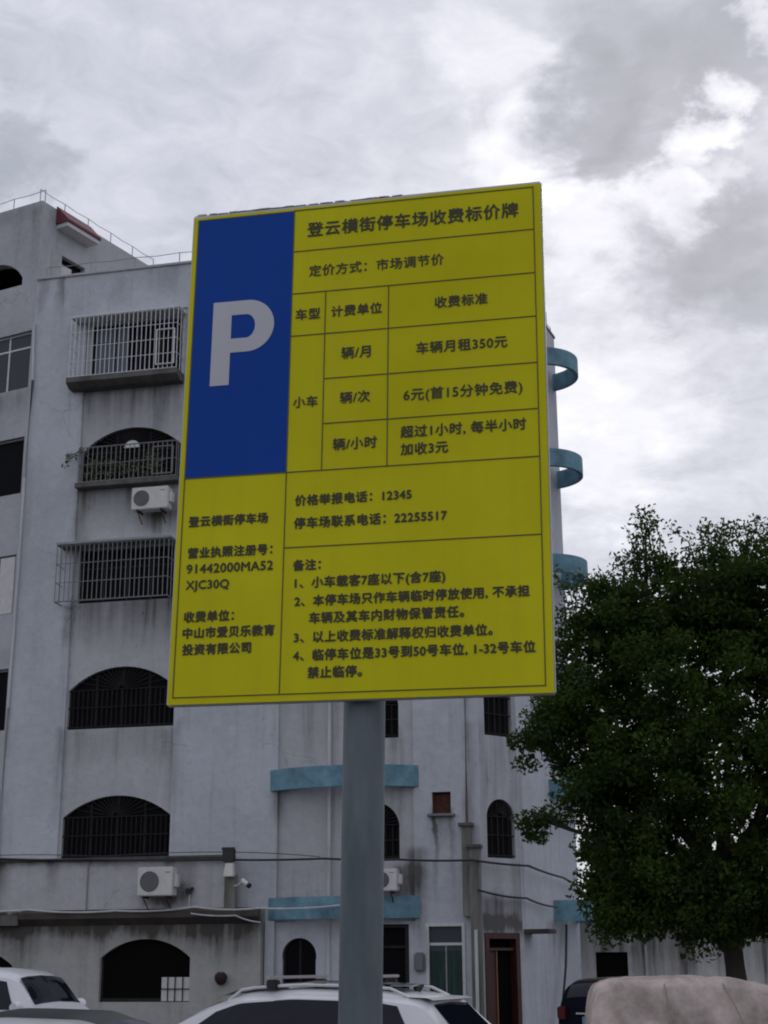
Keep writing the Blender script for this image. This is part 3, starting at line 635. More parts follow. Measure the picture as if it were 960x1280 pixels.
# ================================================================ parking sign
SGN_O = Vector((-.0572, 3.324, 2.8156)); PX = .004; BZ = SGN_O.z - GROUND
SROT = Matrix.Rotation(R(-11.84), 4, 'Z') @ Matrix.Rotation(R(-1.49), 4, 'X') @ Matrix.Rotation(R(.62), 4, 'Y')
sign = empty('parking_sign', (0, 0, 0), 0, 'tall yellow parking price board with a blue P panel on a grey round pole', 'parking sign')
sign.matrix_world = Matrix.Translation(SGN_O) @ SROT @ Matrix.Translation((PX, .076, -BZ - .02))
def SL_(x, y, z): return Vector((x - PX, y - .076, z + BZ + .02))
def film(name, weather):
    m_ = bpy.data.materials.new(name); m_.use_nodes = True; nt = m_.node_tree; b_ = nt.nodes['Principled BSDF']
    tc = nt.nodes.new('ShaderNodeTexCoord'); n = nt.nodes.new('ShaderNodeTexNoise'); n.inputs['Scale'].default_value = 2.2; n.inputs['Detail'].default_value = 7; n.inputs['Roughness'].default_value = .6
    nt.links.new(tc.outputs['Object'], n.inputs['Vector'])
    r_ = nt.nodes.new('ShaderNodeValToRGB'); nt.links.new(n.outputs[0], r_.inputs[0])
    r_.color_ramp.elements[0].position = .3; r_.color_ramp.elements[0].color = (*weather[0], 1)
    r_.color_ramp.elements[1].position = .72; r_.color_ramp.elements[1].color = (*weather[1], 1)
    mp = nt.nodes.new('ShaderNodeMapping'); mp.inputs[3].default_value = (26, 26, 1.1); nt.links.new(tc.outputs['Object'], mp.inputs[0])
    ns = nt.nodes.new('ShaderNodeTexNoise'); ns.inputs['Scale'].default_value = 1.0; ns.inputs['Detail'].default_value = 6; nt.links.new(mp.outputs[0], ns.inputs['Vector'])
    mr = nt.nodes.new('ShaderNodeMapRange'); mr.inputs[1].default_value = .5; mr.inputs[2].default_value = .85; mr.inputs[3].default_value = 0; mr.inputs[4].default_value = .13; nt.links.new(ns.outputs[0], mr.inputs[0])
    mx = nt.nodes.new('ShaderNodeMix'); mx.data_type = 'RGBA'; nt.links.new(mr.outputs[0], mx.inputs[0]); nt.links.new(r_.outputs[0], mx.inputs[6]); mx.inputs[7].default_value = (.24, .21, .05, 1) if weather[0][0] > .2 else (.03, .05, .12, 1)
    nt.links.new(mx.outputs[2], b_.inputs['Base Color']); b_.inputs['Roughness'].default_value = .33; b_.inputs['Specular IOR Level'].default_value = .10
    n2 = nt.nodes.new('ShaderNodeTexNoise'); n2.inputs['Scale'].default_value = 3; nt.links.new(tc.outputs['Object'], n2.inputs['Vector'])
    bp = nt.nodes.new('ShaderNodeBump'); bp.inputs['Strength'].default_value = .12; bp.inputs['Distance'].default_value = .01
    nt.links.new(n2.outputs[0], bp.inputs['Height']); nt.links.new(bp.outputs[0], b_.inputs['Normal'])
    return m_
M['yellow_film'] = film('yellow_film', ((.54, .495, .002), (.66, .61, .010)))
M['blue_film'] = film('blue_film', ((.004, .050, .30), (.006, .058, .33)))
M['white_film'] = film('white_film', ((.50, .50, .54), (.56, .56, .60)))
M['sign_ink'] = mat('sign_ink', (.045, .038, .008), .6)
M['rule_ink'] = mat('rule_ink', (.11, .095, .010), .6)
M['aluminium'] = mat('aluminium', (.42, .42, .43), .45, .6, var=.2)
M['galvanised'] = mat('galvanised', (.115, .142, .158), .6, .2, var=.5, vscale=7, stretch=(1, 1, .22), bump=.12)
PW, PH = .45, .6405
pm = MB(); pm.prism([(-PW, -PH), (PW, -PH), (PW, PH), (-PW, PH)], 0.0, .022, lambda a, d, z: SL_(a, d, z)); panel = pm.build('sign_panel', M['aluminium'], sign, bevel=.004)
def sheet(name, pts, y, mt_, parent):
    vs_, fs = filled(pts, 0.0008); s_ = MB(); s_.add([SL_(v.x, y - v.z, v.y) for v in vs_], fs); return s_.build(name, mt_, parent)
rg = random.Random(3)
edge = []
for k in range(46):
    x = PW - .003 - (2 * PW - .007) * k / 45
    edge.append((x, PH - .0075 - (rg.uniform(0, .004) if x < .15 else 0)))
sheet('yellow_film', [[(-PW + .004, -PH + .002), (PW - .002, -PH + .002)] + edge], -.0008, M['yellow_film'], panel)
sheet('blue_panel', [rect(-.4325, -.1785, -.0835, .6205)], -.0020, M['blue_film'], panel)
# the letter P
def pshape():
    x0, x1, zb, zt = -.3815, -.3325, .1548, .3825
    o_ = [(x0, zb), (x1, zb), (x1, .2415), (-.290, .2415)]
    cx, cz, rx, rz = -.290, .3120, .0685, .0705
    o_ += [(cx + rx * math.sin(t), cz - rz * math.cos(t)) for t in [math.pi * k / 24 for k in range(1, 25)]]
    o_ += [(x0, zt)]
    i_ = [(x1, .2795), (-.295, .2795)]
    cx, cz, rx, rz = -.295, .3115, .0245, .0325
    i_ += [(cx + rx * math.sin(t), cz - rz * math.cos(t)) for t in [math.pi * k / 20 for k in range(1, 21)]]
    i_ += [(x1, .344)]
    return [o_, i_]
sheet('parking_letter', pshape(), -.0032, M['white_film'], panel)
rl = MB(); LW = .0013
def hline(x0, x1, z): rl.box(x0 - LW, x1 + LW, -.0026, -.0012, z - LW, z + LW, SL_)
def vline(x, z0, z1): rl.box(x - LW, x + LW, -.00255, -.0012, z0, z1, SL_)
hline(-.4335, .4295, -.6217); hline(-.1785, .4295, .6235); hline(-.4335, -.1785, .6222)
vline(-.4335, -.6217, .6235); vline(.4290, -.6217, .6235); vline(-.1780, -.6217, .6235)
for x0, z in ((-.178, .5068), (-.178, .389), (-.178, .2733), (-.0908, .1528), (-.0908, .0353), (-.178, -.084), (-.178, -.2730)): hline(x0, .4285, z)
hline(-.4335, -.178, -.0842)
vline(-.0912, -.084, .389); vline(.068, -.084, .389)
rl.build('table_rules', M['rule_ink'], panel)
TXT = [('登云横街停车场收费标价牌', -0.1427, 0.3908, 0.5646, .020), ('定价方式：市场调节价', -0.1352, 0.2056, 0.4477, .012), ('车型', -0.1662, -0.1045, 0.3299, .016), ('计费单位', -0.0756, 0.0516, 0.3306, .016), ('收费标准', 0.1836, 0.3122, 0.331, .016),
 ('辆/月', -0.0477, 0.0245, 0.2164, .016), ('车辆月租350元', 0.1381, 0.3581, 0.2131, .016), ('辆/次', -0.049, 0.0246, 0.0984, .016), ('6元(首15分钟免费)', 0.1074, 0.3917, 0.0935, .014), ('小车', -0.1658, -0.1055, 0.0951, .016), ('辆/小时', -0.0641, 0.0425, -0.0212, .018),
 ('超过1小时, 每半小时', 0.1009, 0.3984, -0.0011, .018), ('加收3元', 0.1012, 0.2139, -0.0454, .018), ('登云横街停车场', -0.4168, -0.2203, -0.1955, .024), ('营业执照注册号：', -0.4142, -0.2064, -0.274, .024), ('91442000MA52', -0.4157, -0.2035, -0.313, .018), ('XJC30Q', -0.4154, -0.3095, -0.3524, .018),
 ('收费单位：', -0.4157, -0.2944, -0.4309, .024), ('中山市爱贝乐教育', -0.4165, -0.1946, -0.4701, .024), ('投资有限公司', -0.4155, -0.2497, -0.5094, .024), ('价格举报电话：12345', -0.1538, 0.127, -0.1575, .022), ('停车场联系电话：22255517', -0.1547, 0.2106, -0.2142, .022), ('备注：', -0.1536, -0.0879, -0.3175, .024),
 ('1、小车载客7座以下(含7座)', -0.1479, 0.2059, -0.3606, .022), ('2、本停车场只作车辆临时停放使用, 不承担', -0.1474, 0.3978, -0.4045, .022), ('车辆及其车内财物保管责任。', -0.1118, 0.2488, -0.4461, .022), ('3、以上收费标准解释权归收费单位。', -0.1464, 0.3129, -0.4907, .022), ('4、临停车位是33号到50号车位, 1-32号车位', -0.1473, 0.4083, -0.5333, .022), ('禁止临停。', -0.112, 0.0144, -0.5742, .022)]
def lettering(s, x0, x1, zc, off):
    cu = bpy.data.curves.new('tmp', 'FONT'); cu.body = s; cu.size = 1; cu.resolution_u = 3; cu.space_character = 1.07
    ob = bpy.data.objects.new('tmp', cu); COL.objects.link(ob); dg = bpy.context.evaluated_depsgraph_get(); dg.update()
    me = ob.evaluated_get(dg).to_mesh(); vs_ = [v.co.copy() for v in me.vertices]; fs = [tuple(p.vertices) for p in me.polygons]
    ob.evaluated_get(dg).to_mesh_clear(); bpy.data.objects.remove(ob); bpy.data.curves.remove(cu)
    a = min(v.x for v in vs_); b_ = max(v.x for v in vs_)
    if s.endswith('：') or s.endswith('。'): pass
    k = (x1 - x0) / (b_ - a); mid = .37 if any('\u4e00' <= c <= '\u9fff' for c in s) else .36
    t_ = MB()
    for i, (dx, dz) in enumerate(((0, 0), (1, 0), (-1, 0), (0, 1), (0, -1))):   # a heavier stroke: the same outline printed five times
        t_.add([SL_(x0 + (v.x - a) * k + dx * off * .05, -.0026 - .0001 * i, zc + (v.y - mid) * min(k, .047) + dz * off * .05) for v in vs_], fs)
    t_.build('lettering', M['sign_ink'], panel, recalc=False)
for q in TXT: lettering(*q)
# dirt and leaf crumbs caught along the top edge
gm = MB()
for k in range(60):
    x = rg.uniform(-PW + .02, .1); s_ = rg.uniform(.002, .006)
    gm.box(x - s_ * 2, x + s_ * 2, .002, .018, PH - .001, PH + s_ * rg.uniform(.1, .5), SL_)
gm.build('grime', M['aluminium'], panel)
po = MB(); po.tube([Vector((0, 0, -.05)), Vector((0, 0, BZ + .50))], .048, 40); po.build('pole', M['galvanised'], sign, smooth=True)
pc = MB(); pc.tube([Vector((0, 0, BZ + .50)), Vector((0, 0, BZ + .515))], .051, 32); pc.build('pole_cap', M['black_plastic'], sign)
bp_ = MB(); bp_.tube([Vector((0, 0, .025)), Vector((0, 0, .045))], .13, 32); bp_.build('base_plate', M['galvanised'], sign)
for z in (-.42, 0.05, .42):
    c_ = MB(); c_.box(-.36, .40, .0225, .034, z - .018, z + .018, SL_); r_ = c_.build('rail', M['aluminium'], sign)
    c_ = MB(); c_.tube([SL_(PX, .076, z - .016), SL_(PX, .076, z + .016)], .0505, 32); c_.build('clamp', M['aluminium'], r_)

# ================================================================ cars
M['white_paint'] = mat('white_paint', (.66, .66, .68), .3, coat=.6, var=.05)
M['dark_paint'] = mat('dark_paint', (.018, .025, .028), .5, spec=.15)
M['navy_paint'] = mat('navy_paint', (.008, .008, .016), .7, spec=.02)
M['car_glass'] = mat('car_glass', (.006, .007, .016), .05, spec=.26)
M['trim'] = mat('trim', (.012, .012, .014), .45)
M['tyre'] = mat('tyre', (.02, .02, .02), .85)
M['rim'] = mat('rim', (.45, .45, .46), .3, .8)
M['chrome'] = mat('chrome', (.6, .6, .62), .2, .9)
M['red_lens'] = mat('red_lens', (.07, .008, .010), .3, spec=.2)
M['clear_lens'] = mat('clear_lens', (.5, .5, .5), .15)
M['blue_plate'] = mat('blue_plate', (.10, .22, .34), .5)
def lerp_prof(prof, x):
    if x <= prof[0][0]: return prof[0][1]
    for a, b in zip(prof, prof[1:]):
        if x <= b[0]:
            t = (x - a[0]) / (b[0] - a[0]); return a[1] + (b[1] - a[1]) * t
    return prof[-1][1]
def smooth_prof(prof, n=140, w=3):
    x0, x1 = prof[0][0], prof[-1][0]; xs = [x0 + (x1 - x0) * k / n for k in range(n + 1)]; zs = [lerp_prof(prof, x) for x in xs]
    for _ in range(w): zs = [zs[0]] + [(zs[i - 1] + 2 * zs[i] + zs[i + 1]) / 4 for i in range(1, n)] + [zs[-1]]
    return list(zip(xs, zs))
class Car:
    def __init__(s, L, W, prof, belt, wheels, sill=.20, wr=.32, tumble=.20):
        s.L, s.W, s.prof, s.belt, s.wheels, s.sill, s.wr, s.tumble = L, W, smooth_prof(prof), belt, wheels, sill, wr, tumble
    def half(s, x):
        q = abs(2 * x / s.L); return s.W / 2 * (1 - .10 * q ** 4 - (.10 * max(0, (q - .93) / .07) ** 2))
    def section(s, x):
        w = s.half(x); top = lerp_prof(s.prof, x); zb = s.sill
        arch_z = zb
        for xc in s.wheels:
            dx = abs(x - xc); rr = s.wr + .07
            if dx < rr: arch_z = max(arch_z, s.wr + math.sqrt(rr * rr - dx * dx))
        e = min(s.belt, top - .06)
        az = min(arch_z, e - .12)
        p = [(0, zb + .03), (w * .80, zb + .03), (w * .80, max(az, zb + .03)), (w * .985, max(az, zb)), (w, max(az + .03, .42)), (w * 1.0, max(az + .06, e - .16)), (w * .975, e)]
        if top > s.belt + .05:
            h = top - s.belt
            for t in (.3, .6, .85): p.append((w * .975 - s.tumble * (t ** 1.25) * min(1, h / .45) - .01, s.belt + h * t))
            p += [(w * .93 - s.tumble * min(1, h / .45) - .05, top - .012), (w * .55, top + .005), (0, top + .02)]
        else:
            for t in (.3, .6, .85): p.append((w * (.975 - .05 * t), e + (top - e) * t))
            p += [(w * .86, top - .004), (w * .5, top + .006), (0, top + .012)]
        return p
    def side(s, x, z):
        p = s.section(x)[4:]
        for a, b in zip(p, p[1:]):
            if a[1] <= z <= b[1] + 1e-9 and b[1] > a[1]:
                t = (z - a[1]) / (b[1] - a[1]); return a[0] + (b[0] - a[0]) * t
        return p[-3][0]
    def topz(s, x, y):
        p = s.section(x)[-3:]; y = abs(y)
        for a, b in zip(p, p[1:]):
            if b[0] <= y <= a[0]:
                t = (a[0] - y) / (a[0] - b[0]); return a[1] + (b[1] - a[1]) * t
        return p[0][1]
    def body(s, mt_, root, n=110):
        xs = [-s.L / 2 + s.L * k / n for k in range(n + 1)]; b = MB(); rows = []
        for x in xs:
            p = s.section(x); rows.append([(x, y, z) for y, z in p] + [(x, -y, z) for y, z in p[-2:0:-1]] + [(x, p[0][0], p[0][1])])
        b.grid(rows)
        for r_, rev in ((rows[0], True), (rows[-1], False)): b.add(r_[:-1], [tuple(range(len(r_) - 1))[::-1] if rev else tuple(range(len(r_) - 1))])
        return b.build('body', mt_, root, smooth=True)
    def pane(s, xa0, xa1, xb0, xb1, z0, z1, sgn, off=.006, n=14, k=5):
        """side window: lower edge xa0..xa1 at z0, upper edge xb0..xb1 up to the roof minus z1"""
        rows = []
        for i in range(k + 1):
            t = i / k; row = []
            for j in range(n + 1):
                q = j / n; x = (xa0 + (xa1 - xa0) * q) * (1 - t) + (xb0 + (xb1 - xb0) * q) * t
                z = z0 + (lerp_prof(s.prof, x) - z1 - z0) * t
                row.append((x, sgn * (s.side(x, z) + off), z))
            rows.append(row)
        return MB().grid(rows)
    def screen(s, x0, x1, w0, w1, off=.007, n=12, k=10):
        rows = []
        for i in range(k + 1):
            t = i / k; x = x0 + (x1 - x0) * t; w = w0 + (w1 - w0) * t
            dz = (lerp_prof(s.prof, x + .02) - lerp_prof(s.prof, x - .02)) / .04; l = math.hypot(1, dz)
            rows.append([(x - dz / l * off, w * (2 * j / n - 1), s.topz(x, w * (2 * j / n - 1)) + off / l) for j in range(n + 1)])
        return MB().grid(rows)
def wheel(root, x, y, r):
    w = MB(); sg = 1 if y > 0 else -1
    w.tube([(x, y - sg * .19, r), (x, y - sg * .17, r), (x, y - sg * .02, r), (x, y, r)], [r * .93, r, r, r * .93], 28); wo = w.build('wheel', M['tyre'], root, smooth=True)
    q = MB(); q.tube([(x, y - sg * .03, r), (x, y + sg * .004, r)], r * .62, 24); ri = q.build('rim', M['rim'], wo)
def make_car(name, label, loc, rz, car, paint, side_win, ws, rw, extras=None, tlz=.74):
    t = empty(name, (loc[0], loc[1], GROUND), rz, label, 'car')
    body = car.body(paint, t)
    for sg in (1, -1):
        for sw in side_win: car.pane(*sw, sg).build('side_window', M['car_glass'], t, smooth='all')
        for x in car.wheels: wheel(t, x, sg * (car.half(x) - .015), car.wr)
        ms = MB(); mx = ws[0] - .12; my = car.half(mx)
        ms.tube([(mx + .02, sg * (my + .04), car.belt + .06), (mx, sg * (my + .13), car.belt + .08), (mx - .01, sg * (my + .20), car.belt + .08)], [.05, .085, .06], 10); ms.build('mirror', paint, t, smooth=True)
        hl = MB(); hx = car.L / 2; hl.box(hx - .16, hx - .01, sg * .45 - .17, sg * .45 + .17, .58, .70); hl.build('headlight', M['clear_lens'], t, bevel=.02)
        tl = MB(); tl.box(-hx - .007, -hx + .16, sg * (car.W / 2 - .24) - .10, sg * (car.W / 2 - .24) + .10, tlz, tlz + .2); tl.build('taillight', M['red_lens'], t, bevel=.02)
        dh = MB(); 
        for hx_ in (ws[0] - 1.25, ws[0] - 2.2): dh.box(hx_ - .09, hx_ + .09, sg * (car.half(hx_) + .0) - .02, sg * (car.half(hx_) + .0) + .03, car.belt - .14, car.belt - .115)
        dh.build('handle', paint, t)
    car.screen(*ws).build('windscreen', M['car_glass'], t, smooth='all')
    car.screen(*rw).build('rear_window', M['car_glass'], t, smooth='all')
    b = MB(); b.box(car.L / 2 - .1, car.L / 2 + .02, -.55, .55, .30, .46); b.build('grille', M['trim'], t, bevel=.015)
    b = MB(); b.box(-car.L / 2 - .03, -car.L / 2 + .12, -car.W * .40, car.W * .40, .30, .52); b.build('rear_bumper', M['trim'], t, bevel=.03)
    if extras: extras(t, car)
    return t

# white estate car with roof bars
wag = Car(4.7, 1.82, [(-2.35, .62), (-2.3, .98), (-2.18, 1.10), (-1.86, 1.42), (-1.4, 1.49), (-.5, 1.515), (.1, 1.48), (.55, 1.34), (1.05, 1.06), (1.25, 1.0), (1.9, .90), (2.25, .78), (2.35, .55)], .96, (1.42, -1.38))
def wag_extra(t, c):
    for sg in (1, -1):
        r_ = MB(); pts = [(x, sg * (.60 - .02 * abs(x + .6)), c.topz(x, .6) + (.055 if -1.55 < x < .2 else .0)) for x in [-1.7, -1.5, -1.2, -.9, -.6, -.3, 0, .15, .3]]
        r_.tube(pts, .015, 8); r_.build('roof_rail', M['white_frame'], t, smooth=True)
        for x in (-.22, -1.05):
            f_ = MB(); f_.box(x - .05, x + .07, sg * .585 - .05, sg * .585 + .05, c.topz(x, .6) + .03, c.topz(x, .6) + .12); f_.build('rack_foot', M['trim'], t, bevel=.012)
    for x in (-.22, -1.05):
        b = MB(); b.box(x - .03, x + .03, -.74, .74, c.topz(x, .3) + .105, c.topz(x, .3) + .135); b.build('roof_bar', M['rim'], t, bevel=.01)
    c.screen(-1.55, .40, .5, .54, off=.06).build('sunroof', M['car_glass'], t, smooth='all')
    b = MB(); b.grid([[(x, y, c.topz(-1.86, 0) + z) for y in [-.60 + .1 * k for k in range(13)]] for x, z in ((-1.7, .012), (-1.88, .005), (-1.95, -.015), (-1.9, -.03))]); b.build('spoiler', M['white_paint'], t, smooth=True)
    b = MB(); b.tube([(-1.55, 0, c.topz(-1.55, 0)), (-1.63, 0, c.topz(-1.55, 0) + .06)], [.05, .012], 8); b.build('antenna', M['trim'], t)
make_car('estate_car', 'white estate car with roof bars parked behind the sign pole', (CARP['wagon'][0], CARP['wagon'][1]), R(CARP['wagon'][2]), wag, M['white_paint'],
         [(-.28, 1.02, -.30, .36, 1.0, .10), (-1.25, -.272, -1.18, -.292, 1.0, .095), (-1.85, -1.34, -1.62, -1.27, 1.01, .10)], (1.13, .42, .66, .52), (-2.20, -1.92, .58, .50), wag_extra)

# white people carrier at the far left
mpv = Car(4.0, 1.7, [(-2.0, .8), (-1.96, 1.25), (-1.85, 1.66), (-1.4, 1.73), (-.3, 1.75), (.7, 1.73), (1.0, 1.69), (1.15, 1.62), (1.42, 1.27), (1.52, 1.19), (1.85, 1.06), (2.0, .7)], 1.17, (1.35, -1.2), wr=.33)
def mpv_extra(t, c):
    p_ = MB(); p_.box(1.22, 1.27, -.45, -.2, 1.30, 1.37); p_.build('permit_card', mat('paper', (.5, .38, .26), .8), t)
make_car('people_carrier', 'white people carrier with papers behind its windscreen parked at the left edge', (CARP['mpv'][0], CARP['mpv'][1]), R(CARP['mpv'][2]), mpv, M['white_paint'],
         [(.1, 1.18, .08, .98, 1.22, .12), (-.9, 0, -.88, -.02, 1.22, .12), (-1.75, -1.0, -1.65, -.98, 1.22, .13)], (1.41, 1.13, .68, .60), (-1.95, -1.87, .6, .52), mpv_extra)
# dark saloon and white saloon in front of it
sal = [(-2.3, .6), (-2.25, .95), (-1.65, 1.06), (-.95, 1.34), (-.35, 1.42), (.2, 1.40), (.6, 1.26), (1.15, .98), (1.4, .94), (2.0, .82), (2.25, .72), (2.3, .5)]
dk = Car(4.6, 1.8, sal, .92, (1.38, -1.32))
make_car('dark_saloon', 'dark grey saloon car with a sloping bonnet between two white cars', (CARP['dark'][0], CARP['dark'][1]), R(CARP['dark'][2]), dk, M['dark_paint'],
         [(-.12, .98, -.14, .42, .97, .09), (-1.1, -.2, -.85, -.22, .97, .09)], (1.10, .42, .64, .52), (-1.62, -.95, .58, .5))
ws_ = Car(4.6, 1.8, sal, .92, (1.38, -1.32))
make_car('white_saloon', 'white saloon car at the lower left corner with only its roof edge in view', (CARP['white'][0], CARP['white'][1]), R(CARP['white'][2]), ws_, M['white_paint'],
         [(-.12, .98, -.14, .42, .97, .09), (-1.1, -.2, -.85, -.22, .97, .09)], (1.10, .42, .64, .52), (-1.62, -.95, .58, .5))
# black van seen from behind
van = Car(4.6, 1.8, [(-2.3, .6), (-2.27, 1.05), (-2.12, 1.46), (-1.9, 1.52), (-1.2, 1.54), (.2, 1.53), (.7, 1.42), (1.3, 1.1), (1.6, 1.03), (2.1, .88), (2.3, .55)], 1.02, (1.4, -1.35), tumble=.14)
def van_extra(t, c):
    b = MB(); b.box(-2.305, -2.27, -.22, .22, .82, .95); b.build('number_plate', M['blue_plate'], t)
    b = MB(); b.box(-2.315, -2.26, -.34, .34, .985, 1.01); b.build('chrome_strip', M['chrome'], t)
    b = MB(); b.box(-2.31, -2.27, -.012, .012, 1.05, 1.14); b.box(-2.31, -2.27, -.05, .05, 1.12, 1.14); b.build('emblem', M['chrome'], t)
make_car('black_van', 'black van seen from behind between the white wall and the covered car', (CARP['van'][0], CARP['van'][1]), R(CARP['van'][2]), van, M['navy_paint'],
         [(-.05, .95, -.07, .5, 1.07, .13), (-1.1, -.15, -1.08, -.17, 1.07, .13), (-2.0, -1.2, -1.85, -1.18, 1.07, .13)], (1.26, .5, .64, .54), (-2.2, -2.09, .62, .58), van_extra, tlz=.9)
# car under a cloth cover
M['seam_thread'] = mat('seam_thread', (.33, .28, .25), .9)
M['cover_cloth'] = mat('cover_cloth', (.50, .42, .38), .9, spec=.1, var=.5, vscale=2.2, bump=.35, bscale=9)
cov = Car(4.3, 1.86, [(-2.15, 1.1), (-2.13, 1.44), (-2.02, 1.51), (-1.8, 1.56), (-1.0, 1.58), (-.3, 1.55), (.0, 1.48), (.9, 1.16), (1.2, 1.06), (2.0, .92), (2.15, .6)], .98, (), sill=.06, tumble=.13)
t = empty('covered_car', (CARP['cover'][0], CARP['cover'][1], GROUND), R(CARP['cover'][2]), 'car hidden under a pinkish beige cloth cover in front of the tree', 'covered car')
b = MB(); rows = []; nn = 150
for i in range(nn + 1):
    x = -2.15 + 4.3 * i / nn; p = cov.section(x)[1:]; p[0] = (p[0][0] * 1.2, .06); row = []
    fine = []
    for a, c in zip(p, p[1:]):
        for k in range(4): fine.append((a[0] + (c[0] - a[0]) * k / 4, a[1] + (c[1] - a[1]) * k / 4))
    fine.append(p[-1])
    full = [(x, y, z) for y, z in fine] + [(x, -y, z) for y, z in fine[-2::-1]]
    for q in full:
        v = Vector(q); low = max(0, 1.5 - v.z)
        k1 = mnoise.noise(Vector((v.x * 3.2 + v.z * 1.5, v.y * 1.2, v.z * .7))); k2 = mnoise.noise(Vector((v.x * 9 + v.z * 4, 3 + v.y * 3, v.z * 2)))
        fold = abs(math.sin(v.x * 4.1 + v.z * 2.3 + k1 * 2.0)) ** 6
        d = .04 * k1 + .02 * k2 + .05 * fold * min(1, low * 2)
        sg = 1 if v.y > 0 else (-1 if v.y < 0 else 0)
        row.append((v.x + .02 * k1, v.y + sg * d, v.z + (.5 * d if v.z > 1.4 else 0)))
    rows.append(row)
b.grid(rows)
for r_ in (rows[0], rows[-1]): b.add(r_, [tuple(range(len(r_)))])
for sg in (1, -1):
    pass
cc = b.build('cloth_cover', M['cover_cloth'], t, smooth='all')
for sg in (1, -1):
    e_ = MB(); y_ = sg * (cov.half(.5) + .02); e_.tube([(.62, y_ - sg * .06, 1.10), (.58, y_ + sg * .06, 1.12), (.57, y_ + sg * .14, 1.10), (.57, y_ + sg * .17, 1.08)], [.11, .13, .12, .05], 14); e_.build('mirror_bulge', M['cover_cloth'], t, smooth='all')
for sx, lean in ((-1.25, .02), (-.55, .35), (.35, .0)):
    sm = MB(); pts = []
    for k in range(20):
        z = .12 + .073 * k; x = sx + lean * (1.5 - z); y_ = (cov.side(x, z) if z > .45 else cov.half(x) * 1.02)
        pts.append((x + .015 * math.sin(z * 7), -(y_ + .028), z))
    sm.tube(pts, .009, 5); sm.build('seam', M['seam_thread'], t)
hm_ = MB(); hm_.tube([(x, -(cov.half(x) * 1.2 * .8 + .21), .08 + .02 * math.sin(x * 6)) for x in [-2.1 + .21 * k for k in range(21)]], .014, 6); hm_.build('hem', M['seam_thread'], t)

# ================================================================ tree
M['bark'] = mat('bark', (.05, .04, .032), .95, var=.4, vscale=8, stretch=(1, 1, .3), bump=.6, bscale=14)
def leaf_mat(name, col):
    m_ = bpy.data.materials.new(name); m_.use_nodes = True; nt = m_.node_tree; b_ = nt.nodes['Principled BSDF']
    tc = nt.nodes.new('ShaderNodeTexCoord'); n = nt.nodes.new('ShaderNodeTexNoise'); n.inputs['Scale'].default_value = 1.1; n.inputs['Detail'].default_value = 5
    nt.links.new(tc.outputs['Object'], n.inputs['Vector'])
    r_ = nt.nodes.new('ShaderNodeValToRGB'); nt.links.new(n.outputs[0], r_.inputs[0])
    e = r_.color_ramp.elements; e[0].position = .3; e[0].color = (col[0] * .6, col[1] * .62, col[2] * .7, 1); e[1].position = .7; e[1].color = (col[0] * 1.5, col[1] * 1.35, col[2] * 1.1, 1)
    tr_ = nt.nodes.new('ShaderNodeBsdfTranslucent'); ms_ = nt.nodes.new('ShaderNodeMixShader'); ms_.inputs[0].default_value = .35; nt.links.new(r_.outputs[0], tr_.inputs[0])
    nt.links.new(b_.outputs[0], ms_.inputs[1]); nt.links.new(tr_.outputs[0], ms_.inputs[2]); nt.links.new(ms_.outputs[0], nt.nodes['Material Output'].inputs[0])
    nt.links.new(r_.outputs[0], b_.inputs['Base Color']); b_.inputs['Roughness'].default_value = .55; b_.inputs['Specular IOR Level'].default_value = .12
    return m_
M['leaf'] = leaf_mat('leaf', (.038, .070, .013))
